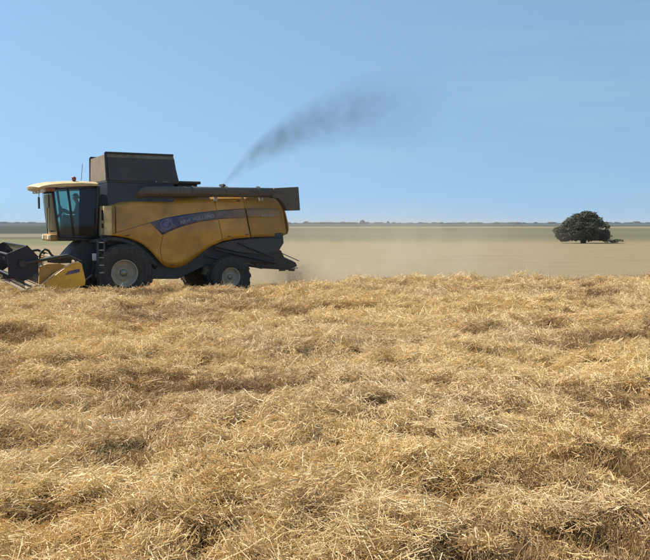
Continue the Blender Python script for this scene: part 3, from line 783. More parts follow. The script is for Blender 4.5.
MB().hexa([(uh-0.3, -0.62, wfl), (uh+0.5, -0.62, wfl), (uh+0.5, -0.32, wfl), (uh-0.3, -0.32, wfl), (uh-0.3, -0.6, sw+0.12), (uh+0.35, -0.58, sw+0.22), (uh+0.35, -0.34, sw+0.22), (uh-0.3, -0.34, sw+0.12)]).build('console', M['black'], cab, bevel=0.03)
MB().box((uh+0.42, -0.62, sw+0.30), (uh+0.47, -0.36, sw+0.52)).build('monitor', M['black'], cab, bevel=0.01)

# --- grain tank and raised flaps
VT = 1.34
t0 = P(107, 181.5, VT); t1 = P(203, 181, VT); tb = P(107, 206, VT)
tk = MB()
tk.box((t1[0]+1.05, -VT, tb[1]-0.25), (t0[0], VT, t0[1]))
tank = tk.build('grain_tank', M['navy'], combine, bevel=0.04)
MB().box((t1[0]+0.9, -VT-0.015, t0[1]-0.03), (t0[0]+0.012, VT+0.015, t0[1]+0.035)).build('rim_strip', M['black'], tank, bevel=0.01)
uF, wF = P(109, 181, VT); uR, wR = P(178, 181.5, VT); uFt, wT = P(107, 152.5, VT-0.04); uRt, _ = P(173.5, 153, VT-0.04)
VTT = VT-0.05
side = lambda s, a, b: [(uF+(uFt-uF)*a, s*(VT+(VTT-VT)*a), wF+(wT-wF)*a), (uR+(uRt-uR)*a, s*(VT+(VTT-VT)*a), wF+(wT-wF)*a), (uR+(uRt-uR)*b, s*(VT+(VTT-VT)*b), wF+(wT-wF)*b), (uF+(uFt-uF)*b, s*(VT+(VTT-VT)*b), wF+(wT-wF)*b)]
for s in (1, -1):
    MB().add(side(s, 0.03, 0.83), [(0,1,2,3)]).build('side_flap', M['tarp'], tank, solid=0.03)
    q = side(s, 0.83, 0.965); q = [(x, y-s*(0.0 if i < 2 else 0.10), z) for i, (x, y, z) in enumerate(q)]
    MB().add(q, [(0,1,2,3)]).build('lit_flap_fold', M['tarp_lit'], tank, solid=0.03)  # top fold catching the sky, its light put into the paler colour
    MB().tube([(uFt+0.04, s*(VTT-0.10), wT), (uRt-0.02, s*(VTT-0.10), wT)], 0.045, 6).build('top_rail', M['black'], tank)
# front and rear flaps: sloping boards with dark edges
uFf = uF+0.02
def flap(u0, u1, vb, vt, z0, z1, mat, name):
    MB().add([(u0, -vb, z0), (u0, vb, z0), (u1, vt, z1), (u1, -vt, z1)], [(0,1,2,3)]).build(name, mat, tank, solid=0.03)
flap(uF+0.06, uFt+0.02, VT-0.06, VT-0.22, wF+0.03, wT-0.05, M['tarp_lit'], 'front_flap')  # front flap takes the tarp colour with sunlight painted in
flap(uR-0.04, uRt-0.02, VT-0.06, VT-0.22, wF+0.03, wT-0.05, M['tarp'], 'rear_flap')
for s in (1, -1):
    MB().tube([(uF+0.05, s*(VT-0.03), wF+0.02), (uFt+0.02, s*(VTT-0.10), wT)], 0.055, 6).build('corner_gusset', M['black'], tank)
# engine deck behind the tank
dk = MB(); d0_, dw = P(178, 181.5, 1.2); d1, _ = P(201, 181.5, 1.2)
dk.box((d1, -1.2, dw-0.08), (d0_+0.3, 1.2, dw+0.02)); d2, _ = P(246, 188, 1.1)
dk.box((d2, -1.12, 3.0), (d0_, 1.12, 3.62)); dk.box((d1+0.1, -1.1, 3.62), (d0_, 1.1, dw-0.08))
dk.build('engine_deck', M['black'], combine, bevel=0.03)
ue, we = P(224, 184.5, -0.2)
ex = MB().tube([(ue+0.15, -0.2, 3.4), (ue+0.1, -0.2, we-0.35), (ue+0.06, -0.2, we-0.12), (ue, -0.2, we)], [0.08, 0.08, 0.075, 0.075], 12)
ex.build('exhaust_pipe', M['black'], combine, smooth=True)
EXH = O + hv*ue + lv*(-0.2) + Vector((0, 0, we))

# --- unloading auger folded back along the side
VA = 1.46
a0 = P(147, 191.2, VA); a1 = P(287, 193.0, VA)
au = MB().tube([(a0[0]+0.28, VA-0.5, a0[1]-0.25), (a0[0]+0.22, VA-0.18, a0[1]-0.1), (a0[0]+0.05, VA-0.02, a0[1]-0.01), (a0[0]-0.2, VA, a0[1]), (a1[0]+0.2, VA, a1[1])], [0.15, 0.16, 0.18, 0.18, 0.18], 20)
auger = au.build('unloading_auger', M['tube'], combine, smooth=True)
spt = PL([(272,188.2),(296.8,187.0),(298.4,210.5),(285,210.8),(281,203),(277,198.5),(270,197.8)], VA)
MB().prism(spt, VA-0.17, VA+0.17).build('spout', M['tube'], auger, bevel=0.03)
for px in (160, 192, 226, 258):
    u_, w_ = P(px, 191.6, VA)
    MB().lathe([(0.165, -0.0), (0.19, 0.0), (0.19, 0.05), (0.165, 0.05)], (0, 0, 0), 20)
    cl = MB().tube([(u_-0.03, VA, w_), (u_+0.03, VA, w_)], 0.195, 20); cl.build('tube_collar', M['tube'], auger, smooth=False)
for px in (216, 262):
    u_, w_ = P(px, 195, VA)
    MB().box((u_-0.05, VA-0.45, w_-0.22), (u_+0.05, VA+0.02, w_-0.02)).build('cradle', M['steel'], auger, bevel=0.01)
u_, w_ = P(221, 186, VA)
MB().box((u_-0.06, VA-0.05, w_-0.02), (u_+0.06, VA+0.05, w_+0.06)).build('work_lamp', M['steel'], auger, bevel=0.01)

# --- front corner: shield with sunlight painted on as cream, two openings, ladder, rails
uS, wS0 = P(104.5, 235, 1.74); _, wS1 = P(104.5, 206, 1.74)
fs = MB(); vA0, vA1 = 1.10, 1.74
hts = [wS0, wS0+0.22, wS0+0.38, wS0+0.48, wS0+0.82, wS1]
for k in range(5):
    if k in (1, 3):
        fs.box((uS-0.04, vA0, hts[k]), (uS, vA0+0.07, hts[k+1])); fs.box((uS-0.04, vA1-0.08, hts[k]), (uS, vA1, hts[k+1]))
    else: fs.box((uS-0.04, vA0, hts[k]), (uS, vA1, hts[k+1]))
fs.box((uS-0.25, vA1-0.03, wS0), (uS-0.042, vA1, wS1))
shd = fs.build('front_shield', M['cream'], combine)
MB().box((uS-0.2, vA0, wS0+0.1), (uS-0.06, vA1-0.04, wS1-0.1)).build('lamp_housing', M['black'], shd)
for px in (108.8, 111.6, 115.6):
    u_, _ = P(px, 220, 1.52)
    MB().tube([(u_, 1.45, wS0+0.02), (u_, 1.54, wS0+0.08), (u_, 1.54, wS1-0.10), (u_, 1.45, wS1)], 0.014, 6).build('handrail', M['black'], combine, smooth=True)
pu0, pw = P(82, 239.5, 1.5); pu1, _ = P(107, 239.5, 1.5)
MB().box((pu1, 0.9, pw-0.1), (pu0-0.35, 1.6, pw)).build('platform', M['black'], combine, bevel=0.02)
lad = MB(); l0, lw0 = P(97.5, 241, 1.68); l1, lw1 = P(104.5, 274, 1.68)
for u_ in (l0, l1): lad.box((u_-0.025, 1.62, lw1), (u_+0.025, 1.74, lw0))
ladder = lad.build('ladder', M['grey'], combine, bevel=0.008)
for k in range(5):
    z = lw1+0.05+(lw0-lw1-0.1)*k/4
    MB().box((l1+0.026, 1.60, z-0.02), (l0-0.026, 1.78, z+0.02)).build('step', M['steel'], ladder, bevel=0.006)
u_, w_ = P(94.5, 257, 1.5)
mr_ = MB().box((u_-0.07, 1.46, w_-0.12), (u_+0.07, 1.50, w_+0.12)); mr_.build('marker_plate', M['white'], combine, bevel=0.01)

# --- feeder house
fh = PL([(112,240),(83,240),(76,246),(66,257),(60,263),(64,288),(84,288),(112,262)], 0.72)
fo_ = MB().prism(fh, -0.72, 0.72).build('feeder_house', M['grey'], combine, bevel=0.03)
for s in (1, -1):
    a_ = P(108, 262, 0.85); b_ = P(82, 283, 0.85)
    MB().tube([(a_[0], s*0.85, a_[1]), ((a_[0]+b_[0])/2, s*0.85, (a_[1]+b_[1])/2)], 0.07, 10).build('lift_cylinder', M['black'], fo_)
    MB().tube([((a_[0]+b_[0])/2, s*0.85, (a_[1]+b_[1])/2), (b_[0], s*0.85, b_[1])], 0.04, 8).build('piston_rod', M['steel'], fo_)

# --- header with reel
VH = 3.05
yel = PL([(39.5,289),(42.5,284),(52,276.5),(61,269.8),(71,264.2),(78.5,262),(81.2,263.5),(85,280.5),(84.5,285),(72,289.5),(56,292),(44,292)], VH)
us0 = [p[0] for p in yel]; wsm = min(p[1] for p in yel)
ub0, ub1 = min(us0), max(us0)
hd = MB()
tr = [(ub1+0.35, wsm-0.02), (ub1+0.35, wsm+0.05), (ub0+0.75, wsm+0.07), (ub0+0.45, wsm+0.22), (ub0+0.30, wsm+0.85), (ub0+0.18, wsm+0.85), (ub0+0.24, wsm+0.10), (ub0+0.5, wsm-0.02)]
hd.prism(tr, -VH+0.05, VH-0.05)
hd.tube([(ub0+0.22, -VH+0.05, wsm+0.88), (ub0+0.22, VH-0.05, wsm+0.88)], 0.09, 10)
M['header'] = paint('dusty_header_sheet', (0.20, 0.14, 0.08), 0.7, dust=0.5)
header = hd.build('header', M['header'], combine, bevel=0.01)
for s in (1, -1):
    v0, v1 = (VH-0.04, VH+0.12) if s > 0 else (-VH-0.12, -VH+0.04)
    d = MB().prism(yel, v0, v1).build('crop_divider', M['yellow_bright'], header, bevel=0.03)
    rim_pts = [(p[0], s*(VH+0.125), p[1]) for p in PL([(42.5,283.6),(52,276.1),(61,269.4),(71,263.8),(78.5,261.7)], VH+0.1)]
    MB().tube(rim_pts, 0.025, 6).build('lit_divider_edge', M['cream'], d)  # cream tube paints the sunlit highlight along the divider top
    if s > 0:
        dec = PL([(65,275),(68,271.4),(77,269.2),(79.5,268.8),(79.9,271.8),(73,273.8)], VH+0.12)
        MB().prism(dec, VH+0.124, VH+0.128).build('decal', M['stripe'], d)
    inner = PL([(38.5,287),(39,266.5),(46,264),(58,263.2),(66,265.2),(60,269),(50,276.5)], VH-0.2)
    vv0, vv1 = (VH-0.3, VH-0.1) if s > 0 else (-VH+0.1, -VH+0.3)
    MB().prism(inner, vv0, vv1).build('end_sheet', M['yellow_dark'], header, bevel=0.02)
    # long pointed nose ahead of the divider
    nu, nw_ = P(41, 286, VH)
    MB().tube([(nu-0.2, s*(VH+0.02), nw_-0.03), (nu+0.25, s*(VH+0.02), nw_-0.08), (nu+0.55, s*(VH+0.02), nw_-0.14)], [0.12, 0.08, 0.02], 8).build('divider_nose', M['header'], header, smooth=True)
# intake auger with flighting
ia = MB(); iu, iw = ub0+0.85, wsm+0.42
ia.tube([(iu, -VH+0.1, iw), (iu, VH-0.1, iw)], 0.2, 14)
nseg = 150; spi = []
for k in range(nseg):
    v = -VH+0.15+(2*VH-0.3)*k/(nseg-1); a = (v if v < 0 else -v)*2*math.pi/0.55
    spi.append([(iu+r*math.cos(a), v, iw+r*math.sin(a)) for r in (0.19, 0.31)])
ia.grid(spi); ia.build('intake_auger', M['steel'], header)
# cutter bar with guards
cb = MB()
for k in range(80):
    v = -VH+0.1+(2*VH-0.2)*k/79
    cb.tube([(ub1+0.3, v, wsm+0.03), (ub1+0.47, v, wsm+0.03)], [0.018, 0.003], 5)
cb.build('cutter_bar', M['header'], header)
# reel: hexagonal end plates, six bats with tines
rc = P(22.5, 263.5, VH-0.1); rad = 0.60
plate = PL([(27.3,245.2),(38.5,256.5),(38.3,271.5),(24.0,281.2),(8.5,275.5),(6.8,253.8)], VH-0.1)
for s in (1, -1):
    v = s*(VH-0.12)
    rp_ = MB().prism(plate, v-0.02, v+0.02).build('reel_plate', M['reel'], header, bevel=0.01)
    hb = MB().tube([(rc[0], v+s*0.02, rc[1]), (rc[0], v+s*0.10, rc[1])], 0.11, 12); hb.tube([(rc[0], v+s*0.06, rc[1]), (ub0+0.5, v+s*0.06, rc[1]+0.22), (ub0+0.1, v+s*0.06, wsm+0.9)], 0.05, 8)
    hb.build('reel_arm', M['black'], header, smooth=False)
for s in (0.0, -1.7):
    MB().prism([(rc[0]+(p[0]-rc[0])*0.4, rc[1]+(p[1]-rc[1])*0.4) for p in plate], s-0.015, s+0.015).build('reel_spider', M['reel'], header)
MB().tube([(rc[0], -VH+0.12, rc[1]), (rc[0], VH-0.12, rc[1])], 0.07, 10).build('reel_tube', M['black'], header)
for q in range(6):
    pu, pw_ = plate[q]; pu = rc[0]+(pu-rc[0])*0.95; pw_ = rc[1]+(pw_-rc[1])*0.95
    bt = MB().tube([(pu, -VH+0.14, pw_), (pu, VH-0.14, pw_)], 0.03, 8)
    for k in range(44):
        v = -VH+0.2+(2*VH-0.4)*k/43
        bt.tube([(pu, v, pw_), (pu-0.04, v, pw_-0.12), (pu-0.02, v, pw_-0.24)], 0.006, 4, cap=False)
    bt.build('reel_bat', M['reel'], header)
# hydraulic hose loop and the dark linkage behind the reel
hp = [(40.5,262),(39.8,256),(41.5,251.5),(45,249.3),(48.6,250.6),(51,254.5),(55,257.5),(62,258.5),(68,257.5)]
MB().tube([(P(x, y, VH-0.5)[0], VH-0.5, P(x, y, VH-0.5)[1]) for x, y in hp], 0.035, 8).build('hose', M['black'], header, smooth=True)
lk = PL([(46,257.5),(52,255.8),(70,254.8),(74,258),(72,263),(60,263.5),(48,262.5)], VH-0.6)
MB().prism(lk, VH-0.75, VH-0.6).build('linkage', M['black'], header, bevel=0.02)

# ------------------------------------------------------------------ driver
def person_at():
    root = empty('person', O + hv*uh + Vector((0, 0, sw)), math.pi+PHI)
    tag(root, 'person in dark clothes sitting at the wheel inside the harvester cab', 'person')
    V = []; E = []; Rd = []
    def chain(pts, rads, start=None):
        last = start
        for p, r in zip(pts, rads):
            V.append(p); Rd.append(r); i = len(V)-1
            if last is not None: E.append((last, i))
            last = i
        return last
    # local: x forward, y left, z up, origin on the seat below the head
    pel = chain([(-0.10, 0, 0.12)], [0.15])
    sp1 = chain([(-0.11, 0, 0.26), (-0.12, 0, 0.40), (-0.11, 0, 0.51)], [0.145, 0.155, 0.135], pel)
    nk = chain([(-0.07, 0, 0.61), (-0.03, 0, 0.67)], [0.062, 0.06], sp1)
    chain([(0.0, 0, 0.75), (0.0, 0, 0.84)], [0.088, 0.09], nk)
    hands = []
    for s in (1, -1):
        hd_ = (us_-uh-0.02, s*0.17, wst-sw+0.04)
        e = chain([(-0.10, s*0.19, 0.50), (0.0, s*0.27, 0.27), ((hd_[0]+0.0)*0.5+0.06, s*0.24, 0.27), (hd_[0]-0.08, s*0.19, hd_[2]-0.03), hd_], [0.07, 0.05, 0.045, 0.032, 0.036], sp1)
        for k in range(5):
            if k < 4:
                z0 = 0.03-0.02*k
                chain([(hd_[0]+0.04, hd_[1]-s*0.005, hd_[2]+z0), (hd_[0]+0.075, hd_[1]-s*0.02, hd_[2]+z0-0.01), (hd_[0]+0.07, hd_[1]-s*0.05, hd_[2]+z0-0.015)], [0.010, 0.009, 0.008], e)
            else:
                chain([(hd_[0]-0.01, hd_[1]-s*0.03, hd_[2]+0.035), (hd_[0]+0.03, hd_[1]-s*0.055, hd_[2]+0.04)], [0.011, 0.009], e)
        chain([(0.0, s*0.11, 0.10), (0.34, s*0.14, 0.12), (0.40, s*0.14, -0.05), (0.42, s*0.14, min(-0.28, wfl-sw+0.12)), (0.54, s*0.15, min(-0.33, wfl-sw+0.06))], [0.10, 0.075, 0.06, 0.045, 0.04], pel)
    me = bpy.data.meshes.new('body'); me.from_pydata(V, E, [])
    o = bpy.data.objects.new('body', me); col.objects.link(o); o.parent = root
    sk = o.modifiers.new('skin', 'SKIN'); sk.use_smooth_shade = True
    sb = o.modifiers.new('sub', 'SUBSURF'); sb.levels = 1; sb.render_levels = 2
    lay = me.skin_vertices[0] if len(me.skin_vertices) else None
    if lay is None:
        bm = bmesh.new(); bm.from_mesh(me); bm.verts.layers.skin.verify(); bm.to_mesh(me); bm.free(); lay = me.skin_vertices[0]
    for i, r in enumerate(Rd): lay.data[i].radius = (r, r)
    lay.data[0].use_root = True
    m, nt, out = new_mat('skin_and_dark_shirt'); b = N(nt, 'ShaderNodeBsdfPrincipled', Roughness=0.7)
    tc = N(nt, 'ShaderNodeTexCoord'); spx = N(nt, 'ShaderNodeSeparateXYZ'); nt.links.new(tc.outputs['Object'], spx.inputs['Vector'])
    rr = ramp(nt, [(0.0, (0.03, 0.035, 0.06)), (0.62, (0.05, 0.055, 0.075)), (0.63, (0.35, 0.2, 0.13)), (1.0, (0.35, 0.2, 0.13))], 'CONSTANT')
    nt.links.new(spx.outputs['Z'], rr.inputs['Fac']); nt.links.new(rr.outputs['Color'], b.inputs['Base Color']); nt.links.new(b.outputs['BSDF'], out.inputs['Surface'])
    me.materials.append(m)
    # hair cap, nose, eyes, ears
    hm = MB(); rowsx = []
    for i in range(7):
        t = i/6*math.pi*0.52; rowsx.append([(-0.015+0.112*math.sin(t)*math.cos(a)*(0.9 if math.cos(a) > 0 else 1.0), 0.098*math.sin(t)*math.sin(a), 0.845+0.098*math.cos(t)-(0.07*math.sin(t)**3 if math.cos(a) < 0.2 else 0)) for a in np.linspace(0, 2*math.pi, 17)])
    hm.grid(rowsx); hm.build('hair', M['seat'], root, smooth=True, solid=0.01)
    fc_ = paint('face_skin', (0.35, 0.2, 0.13), 0.6, dust=0.0)
    f = MB(); f.hexa([(0.085, -0.012, 0.755), (0.118, -0.010, 0.752), (0.118, 0.010, 0.752), (0.085, 0.012, 0.755), (0.08, -0.006, 0.81), (0.088, -0.005, 0.81), (0.088, 0.005, 0.81), (0.08, 0.006, 0.81)])
    f.build('nose', fc_, root, bevel=0.004)
    for s in (1, -1):
        MB().lathe([(0.0, 0.006), (0.022, 0.004), (0.03, 0.0), (0.02, -0.006)], (-0.005, s*0.095, 0.795), 12).build('ear', fc_, root, smooth=True)
        e = MB().lathe([(0.0, 0.011), (0.008, 0.008), (0.011, 0.0), (0.008, -0.008), (0.0, -0.011)], (0.078, s*0.034, 0.805), 10); e.build('eye', M['black'], root, smooth=True)
    MB().box((0.07, -0.024, 0.722), (0.09, 0.024, 0.728)).build('mouth', paint('lips', (0.25, 0.1, 0.08), 0.5, dust=0), root, bevel=0.002)
person_at()

# ------------------------------------------------------------------ lone oak and shrub beyond the pale field
def leaf_mat(name, c):
    m, nt, out = new_mat(name)
    b = N(nt, 'ShaderNodeBsdfPrincipled', Roughness=0.9); b.inputs['Specular IOR Level'].default_value = 0.05
    at = N(nt, 'ShaderNodeAttribute', attribute_name='tint')
    r = ramp(nt, [(0.0, tuple(k*0.7 for k in c)), (0.5, c), (1.0, (c[0]*1.4, c[1]*1.35, c[2]*1.25))]); nt.links.new(at.outputs['Fac'], r.inputs['Fac'])
    nt.links.new(r.outputs['Color'], b.inputs['Base Color'])
    nt.links.new(b.outputs[0], out.inputs['Surface']); return m
M['oak'] = leaf_mat('oak_leaves', (0.112, 0.112, 0.078))
M['bark'] = paint('oak_bark', (0.06, 0.05, 0.04), 0.9, dust=0.1)
def leaves(name, lobes, nper, size, mat, parent, seed):
    g = np.random.default_rng(seed); Vv = []; Tt = []
    for (cx, cy, cz, rx, ry, rz, k) in lobes:
        n = int(nper*k); d = g.normal(size=(n, 3)); d /= np.linalg.norm(d, axis=1)[:, None]
        rad_ = g.uniform(0.45, 1.0, n)**0.6
        rough_ = 1+0.45*(fbm(d[:, 0]*2.6+cx*3, d[:, 2]*2.6+d[:, 1]*2+seed, seed, 3)-0.5)*2
        p = np.stack([cx+rx*d[:, 0]*rad_*rough_, cy+ry*d[:, 1]*rad_*rough_, cz+rz*d[:, 2]*rad_*rough_], -1)
        keep = fbm(p[:, 0]*1.4+p[:, 1], p[:, 2]*1.6, seed+5, 3) > 0.41; p = p[keep]; n = len(p)
        a = g.normal(size=(n, 3)); a /= np.linalg.norm(a, axis=1)[:, None]
        b = np.cross(a, g.normal(size=(n, 3))); b /= np.linalg.norm(b, axis=1)[:, None]
        s = size*g.uniform(0.6, 1.4, n)[:, None]
        Vv.append(np.stack([p-a*s, p+b*s*0.55, p+a*s, p-b*s*0.55], 1)); Tt.append(np.repeat(np.clip(g.normal(0.45, 0.22, n), 0, 1), 4))
    Vv = np.concatenate(Vv).reshape(-1, 3); Tt = np.concatenate(Tt)
    me = bpy.data.meshes.new(name); me.from_pydata(Vv.tolist(), [], np.arange(len(Vv)).reshape(-1, 4).tolist())
    at = me.attributes.new('tint', 'FLOAT', 'POINT'); at.data.foreach_set('value', Tt.astype(np.float32))
    me.materials.append(mat); o = bpy.data.objects.new(name, me); col.objects.link(o); o.parent = parent; return o
TD = 109.0
def at_ground(px, d): 
    dd = ray(px, 243); return Vector((dd.x/dd.y*d, d, 0))
tb_ = at_ground(583, TD); tb_.z = float(ground_z(tb_.x, tb_.y))
oak = empty('oak_tree', tb_); tag(oak, 'broad dark evergreen oak standing alone in the pale field', 'tree')
tr_ = MB()
for (x0, x1, y1, r) in [(-0.1, -1.4, 0.5, 0.13), (0.05, 0.2, -0.4, 0.17), (0.2, 1.3, 0.3, 0.13), (-0.05, -0.5, -0.8, 0.14), (0.1, 0.9, -0.9, 0.13)]:
    tr_.tube([(x0, 0, -0.1), (x0*1.2+x1*0.12, y1*0.1, 0.5), (x1*0.5, y1*0.5, 1.3), (x1, y1, 2.3), (x1*1.5, y1*1.6, 3.1)], [r*1.4, r, r*0.8, r*0.5, r*0.15], 8)
tr_.build('trunk', M['bark'], oak, smooth=True)
lob = [(-0.1,0,2.75,2.0,2.0,1.45,1.6), (1.0,0.3,2.85,1.7,1.7,1.30,1.1), (-1.3,-0.2,2.3,1.7,1.7,1.15,1.1), (-2.5,0.2,1.55,1.25,1.4,0.95,0.8), (2.0,-0.2,2.0,1.4,1.5,1.05,0.9),
       (-0.2,-1.4,1.9,2.0,1.1,1.1,1.0), (0.3,1.6,2.2,2.2,1.1,1.2,0.7), (1.5,-0.7,1.35,1.2,1.1,0.75,0.6), (-1.7,-0.9,1.25,1.1,1.0,0.7,0.6), (2.9,0.3,1.45,0.8,0.9,0.75,0.4), (0.2,-0.1,3.7,1.1,1.1,0.65,0.5), (1.3,0.2,3.55,0.75,0.8,0.55,0.3), (-3.1,0,1.0,0.6,0.7,0.6,0.25), (-2.6,-0.6,0.8,0.9,0.8,0.55,0.35), (2.4,-0.5,0.85,1.0,0.8,0.55,0.35), (-0.9,1.0,1.0,1.2,0.9,0.7,0.5), (-0.9,-1.0,0.95,1.1,0.8,0.6,0.5), (0.9,-1.1,0.95,0.9,0.8,0.55,0.45), (1.6,0.9,1.0,1.3,0.9,0.7,0.5), (2.6,0.1,1.0,0.9,0.9,0.7,0.4)]
leaves('crown', lob, 6000, 0.085, M['oak'], oak, 5)
for i, (px, w_, h_, lab) in enumerate([(607.5, 0.95, 1.2, 'low dark shrub hugging the right side of the lone oak'), (617, 1.0, 0.5, 'flat scrubby bush a few steps from the lone oak')]):
    bs = at_ground(px, TD+2); bs.z = float(ground_z(bs.x, bs.y))
    sh_ = empty('shrub', bs); tag(sh_, lab, 'shrub')
    MB().tube([(0, 0, -0.1), (0.05, 0, h_*0.4), (0.1, 0, h_*0.8)], [0.06, 0.04, 0.01], 6).build('stem', M['bark'], sh_)
    leaves('crown', [(0, 0, h_*0.55, w_, w_*0.8, h_*0.5, 0.5), (-0.4*w_, 0, h_*0.4, w_*0.6, w_*0.6, h_*0.4, 0.3)], 1200, 0.08, M['oak'], sh_, 31+i)

# wooded skyline far away: a thin broken line of trees on the ridge (reads as one mass)
g = np.random.default_rng(77); ico = []
bm = bmesh.new(); bmesh.ops.create_icosphere(bm, subdivisions=2, radius=1.0); iv = np.array([v.co[:] for v in bm.verts]); ifc = [[v.index for v in f.verts] for f in bm.faces]; bm.free()
Va = []; Fa = []
spots = []
for k in range(900):
    x = g.uniform(-1500, 1500); dens = vnoise(np.array([x*0.006]), np.array([0.5]), 91)[0]
    if g.random() < dens**2*1.3: spots.append((x, g.uniform(2480, 2800), g.uniform(5, 16), g.uniform(2.0, 4.5)))
spots += [(117, 2500, 9, 9), (205, 2600, 5, 7), (-60, 2550, 10, 6), (1190, 2600, 12, 10), (1010, 2600, 14, 7)]
for (x, y, w_, h_) in spots:
    hz = 4.0 + 5.0*float(fbm(np.array([x*0.0022]), np.array([3.0]), 61, 4)[0]) + 2.0*float(sstep(-200, -1200, x))
    q = iv*(1+0.3*(g.random((len(iv), 1))-0.5)); q = q*np.array([w_, w_*0.7, h_])+np.array([x, y, hz*0.8]); o_ = len(Va)
    Va += q.tolist(); Fa += [[i+o_ for i in f] for f in ifc]
tl = MB(); tl.v = [tuple(v) for v in Va]; tl.f = [tuple(f) for f in Fa]
tag(tl.build('distant_treeline', simple_mat('far_wood', (0.026, 0.031, 0.024), 0.1)), 'thin broken line of far-off trees along the flat skyline', 'trees', kind='stuff')

# ------------------------------------------------------------------ exhaust smoke, dust and haze (volumes)
def vol_mat(name, color, density, aniso=0.2):
    m, nt, out = new_mat(name); pv = N(nt, 'ShaderNodeVolumePrincipled')
    pv.inputs['Color'].default_value = (*color, 1); pv.inputs['Density'].default_value = density; pv.inputs['Anisotropy'].default_value = aniso
    nt.links.new(pv.outputs['Volume'], out.inputs['Volume']); return m, nt, pv
def curve_node(nt, pts, src):
    n = nt.nodes.new('ShaderNodeFloatCurve'); c = n.mapping.curves[0]
    n.mapping.use_clip = False
    c.points[0].location = pts[0]; c.points[1].location = pts[-1]
    for p in pts[1:-1]: c.points.new(*p)
    n.mapping.update(); nt.links.new(src, n.inputs['Value']); return n.outputs['Value']
def mth(nt, op, a, b=None, clamp=False):
    n = nt.nodes.new('ShaderNodeMath'); n.operation = op; n.use_clamp = clamp
    for i, x in enumerate((a, b)):
        if x is None: continue
        if isinstance(x, (int, float)): n.inputs[i].default_value = x
        else: nt.links.new(x, n.inputs[i])
    return n.outputs[0]
# smoke: local x = downwind distance, z = height above the pipe, drifting slightly away
SM = [(224,184,1.5),(232,176,4),(245,163,7),(262,150,10),(285,137,13),(310,125,16),(338,116,19),(370,110,24),(405,112,29),(440,118,32)]
sd = EXH.y
def px_at(px, py, d): r = ray(px, py); return EYE + r*(d/r.y)
pts = []
for k, (x, y, r) in enumerate(SM):
    q = px_at(x, y, sd+0.12*k) - EXH; pts.append((q, r*1.55*sd/F))
XM = pts[-1][0].x*1.05
smo = MB().tube([p for p, r in pts], [r*1.25 for p, r in pts], 14)
sm_mat, nt, pv = vol_mat('black_exhaust_smoke', (0.06, 0.06, 0.065), 0.0, 0.0)
tc = N(nt, 'ShaderNodeTexCoord'); sp3 = N(nt, 'ShaderNodeSeparateXYZ'); nt.links.new(tc.outputs['Object'], sp3.inputs['Vector'])
tx = mth(nt, 'DIVIDE', sp3.outputs['X'], XM)
cz = curve_node(nt, [(p.x/XM, p.z/4) for p, r in pts], tx); cz = mth(nt, 'MULTIPLY', cz, 4.0)
cy = curve_node(nt, [(p.x/XM, p.y/4) for p, r in pts], tx); cy = mth(nt, 'MULTIPLY', cy, 4.0)
cr_ = curve_node(nt, [(p.x/XM, r*1.15/2) for p, r in pts], tx); cr_ = mth(nt, 'MULTIPLY', cr_, 2.0)
dz = mth(nt, 'SUBTRACT', sp3.outputs['Z'], cz); dy_ = mth(nt, 'SUBTRACT', sp3.outputs['Y'], cy)
dd = mth(nt, 'SQRT', mth(nt, 'ADD', mth(nt, 'MULTIPLY', dz, dz), mth(nt, 'MULTIPLY', dy_, dy_)))
fall = mth(nt, 'SUBTRACT', 1.0, mth(nt, 'DIVIDE', dd, cr_), True)
no = N(nt, 'ShaderNodeTexNoise', Scale=1.7, Detail=5.0, Roughness=0.6); nt.links.new(tc.outputs['Object'], no.inputs['Vector'])
nr = N(nt, 'ShaderNodeMapRange'); nr.inputs['From Min'].default_value = 0.30; nr.inputs['From Max'].default_value = 0.70; nt.links.new(no.outputs['Fac'], nr.inputs['Value'])
den = curve_node(nt, [(0.0, 1.0), (0.06, 0.62), (0.2, 0.46), (0.45, 0.24), (0.65, 0.11), (0.8, 0.05), (1.0, 0.0)], tx)
nt.links.new(mth(nt, 'MULTIPLY', mth(nt, 'MULTIPLY', mth(nt, 'MULTIPLY', fall, nr.outputs['Result']), den), 2.7), pv.inputs['Density'])
smoke = smo.build('exhaust_smoke', sm_mat); smoke.location = EXH
tag(smoke, 'thin black exhaust smoke drifting up behind the harvester', 'smoke', kind='stuff')

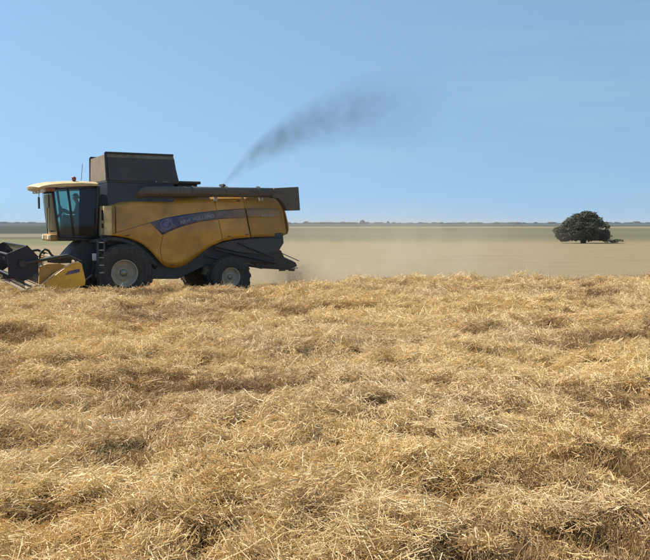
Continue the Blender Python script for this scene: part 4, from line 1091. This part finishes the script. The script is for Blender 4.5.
# dust trailing from the spreader
tail = O + hv*P(292, 268, 0)[0]
def dust(name, c, r, color, dens, nscale, label, lo):
    bm = bmesh.new(); bmesh.ops.create_icosphere(bm, subdivisions=4, radius=1.0)
    for v in bm.verts:
        v.co = Vector((v.co.x*r[0], v.co.y*r[1], max(lo, v.co.z*r[2])))
    me = bpy.data.meshes.new(name); bm.to_mesh(me); bm.free()
    m, nt, pv = vol_mat(name+'_air', color, 0.0, 0.3)
    tc = N(nt, 'ShaderNodeTexCoord'); mp = N(nt, 'ShaderNodeMapping'); mp.inputs['Scale'].default_value = (1/r[0], 1/r[1], 1/r[2])
    nt.links.new(tc.outputs['Object'], mp.inputs['Vector'])
    ln = N(nt, 'ShaderNodeVectorMath', operation='LENGTH'); nt.links.new(mp.outputs['Vector'], ln.inputs[0])
    f = mth(nt, 'SUBTRACT', 1.0, ln.outputs['Value'], True); f = mth(nt, 'POWER', f, 1.4)
    no = N(nt, 'ShaderNodeTexNoise', Scale=nscale, Detail=4.0, Roughness=0.6); nt.links.new(tc.outputs['Object'], no.inputs['Vector'])
    nr = N(nt, 'ShaderNodeMapRange'); nr.inputs['From Min'].default_value = 0.3; nr.inputs['From Max'].default_value = 0.7; nt.links.new(no.outputs['Fac'], nr.inputs['Value'])
    nt.links.new(mth(nt, 'MULTIPLY', mth(nt, 'MULTIPLY', f, nr.outputs['Result']), dens), pv.inputs['Density'])
    me.materials.append(m); o = bpy.data.objects.new(name, me); col.objects.link(o); o.location = c
    tag(o, label, 'dust', kind='stuff'); return o
dust('chaff_dust', tail + Vector((0.3, 0.2, 0.7)), (1.9, 1.6, 1.1), (0.72, 0.60, 0.44), 1.3, 1.6, 'dense brown puff of chaff dust at the tail of the harvester', -0.62)
dust('drifting_dust', tail + Vector((4.0, 3.0, 0.9)), (9.5, 6.0, 3.4), (0.78, 0.69, 0.55), 0.22, 0.45, 'pale veil of dust drifting across the field behind the harvester', -0.85)
# flying chaff: thousands of tiny flecks nobody could count
g = np.random.default_rng(3); nfl = 1800
p = np.array(tail[:])+np.stack([np.abs(g.normal(0, 0.55, nfl))-0.2, g.normal(0, 0.8, nfl), np.abs(g.normal(0.25, 0.35, nfl))+0.05], -1)
a = g.normal(size=(nfl, 3)); a /= np.linalg.norm(a, axis=1)[:, None]; b = np.cross(a, g.normal(size=(nfl, 3))); b /= np.linalg.norm(b, axis=1)[:, None]
s = g.uniform(0.006, 0.03, (nfl, 1)); Vv = np.stack([p-a*s, p+b*s*0.25, p+a*s, p-b*s*0.25], 1).reshape(-1, 3)
cf = MB(); cf.v = [tuple(v) for v in Vv.tolist()]; cf.f = [tuple(f) for f in np.arange(len(Vv)).reshape(-1, 4).tolist()]
tag(cf.build('flying_chaff', simple_mat('chaff', (0.45, 0.33, 0.17), 3.0)), 'chopped straw flecks thrown out behind the harvester', 'chaff', kind='stuff')

# haze: even air around camera and land
hz = MB().box((-9500, -700, -4), (9500, 9500, 40))
hm_, nt, pv = vol_mat('hazy_air', (0.62, 0.66, 0.70), 0.00012, 0.0)
haze = hz.build('haze', hm_); tag(haze, 'pale summer haze over the fields', 'haze', kind='stuff')
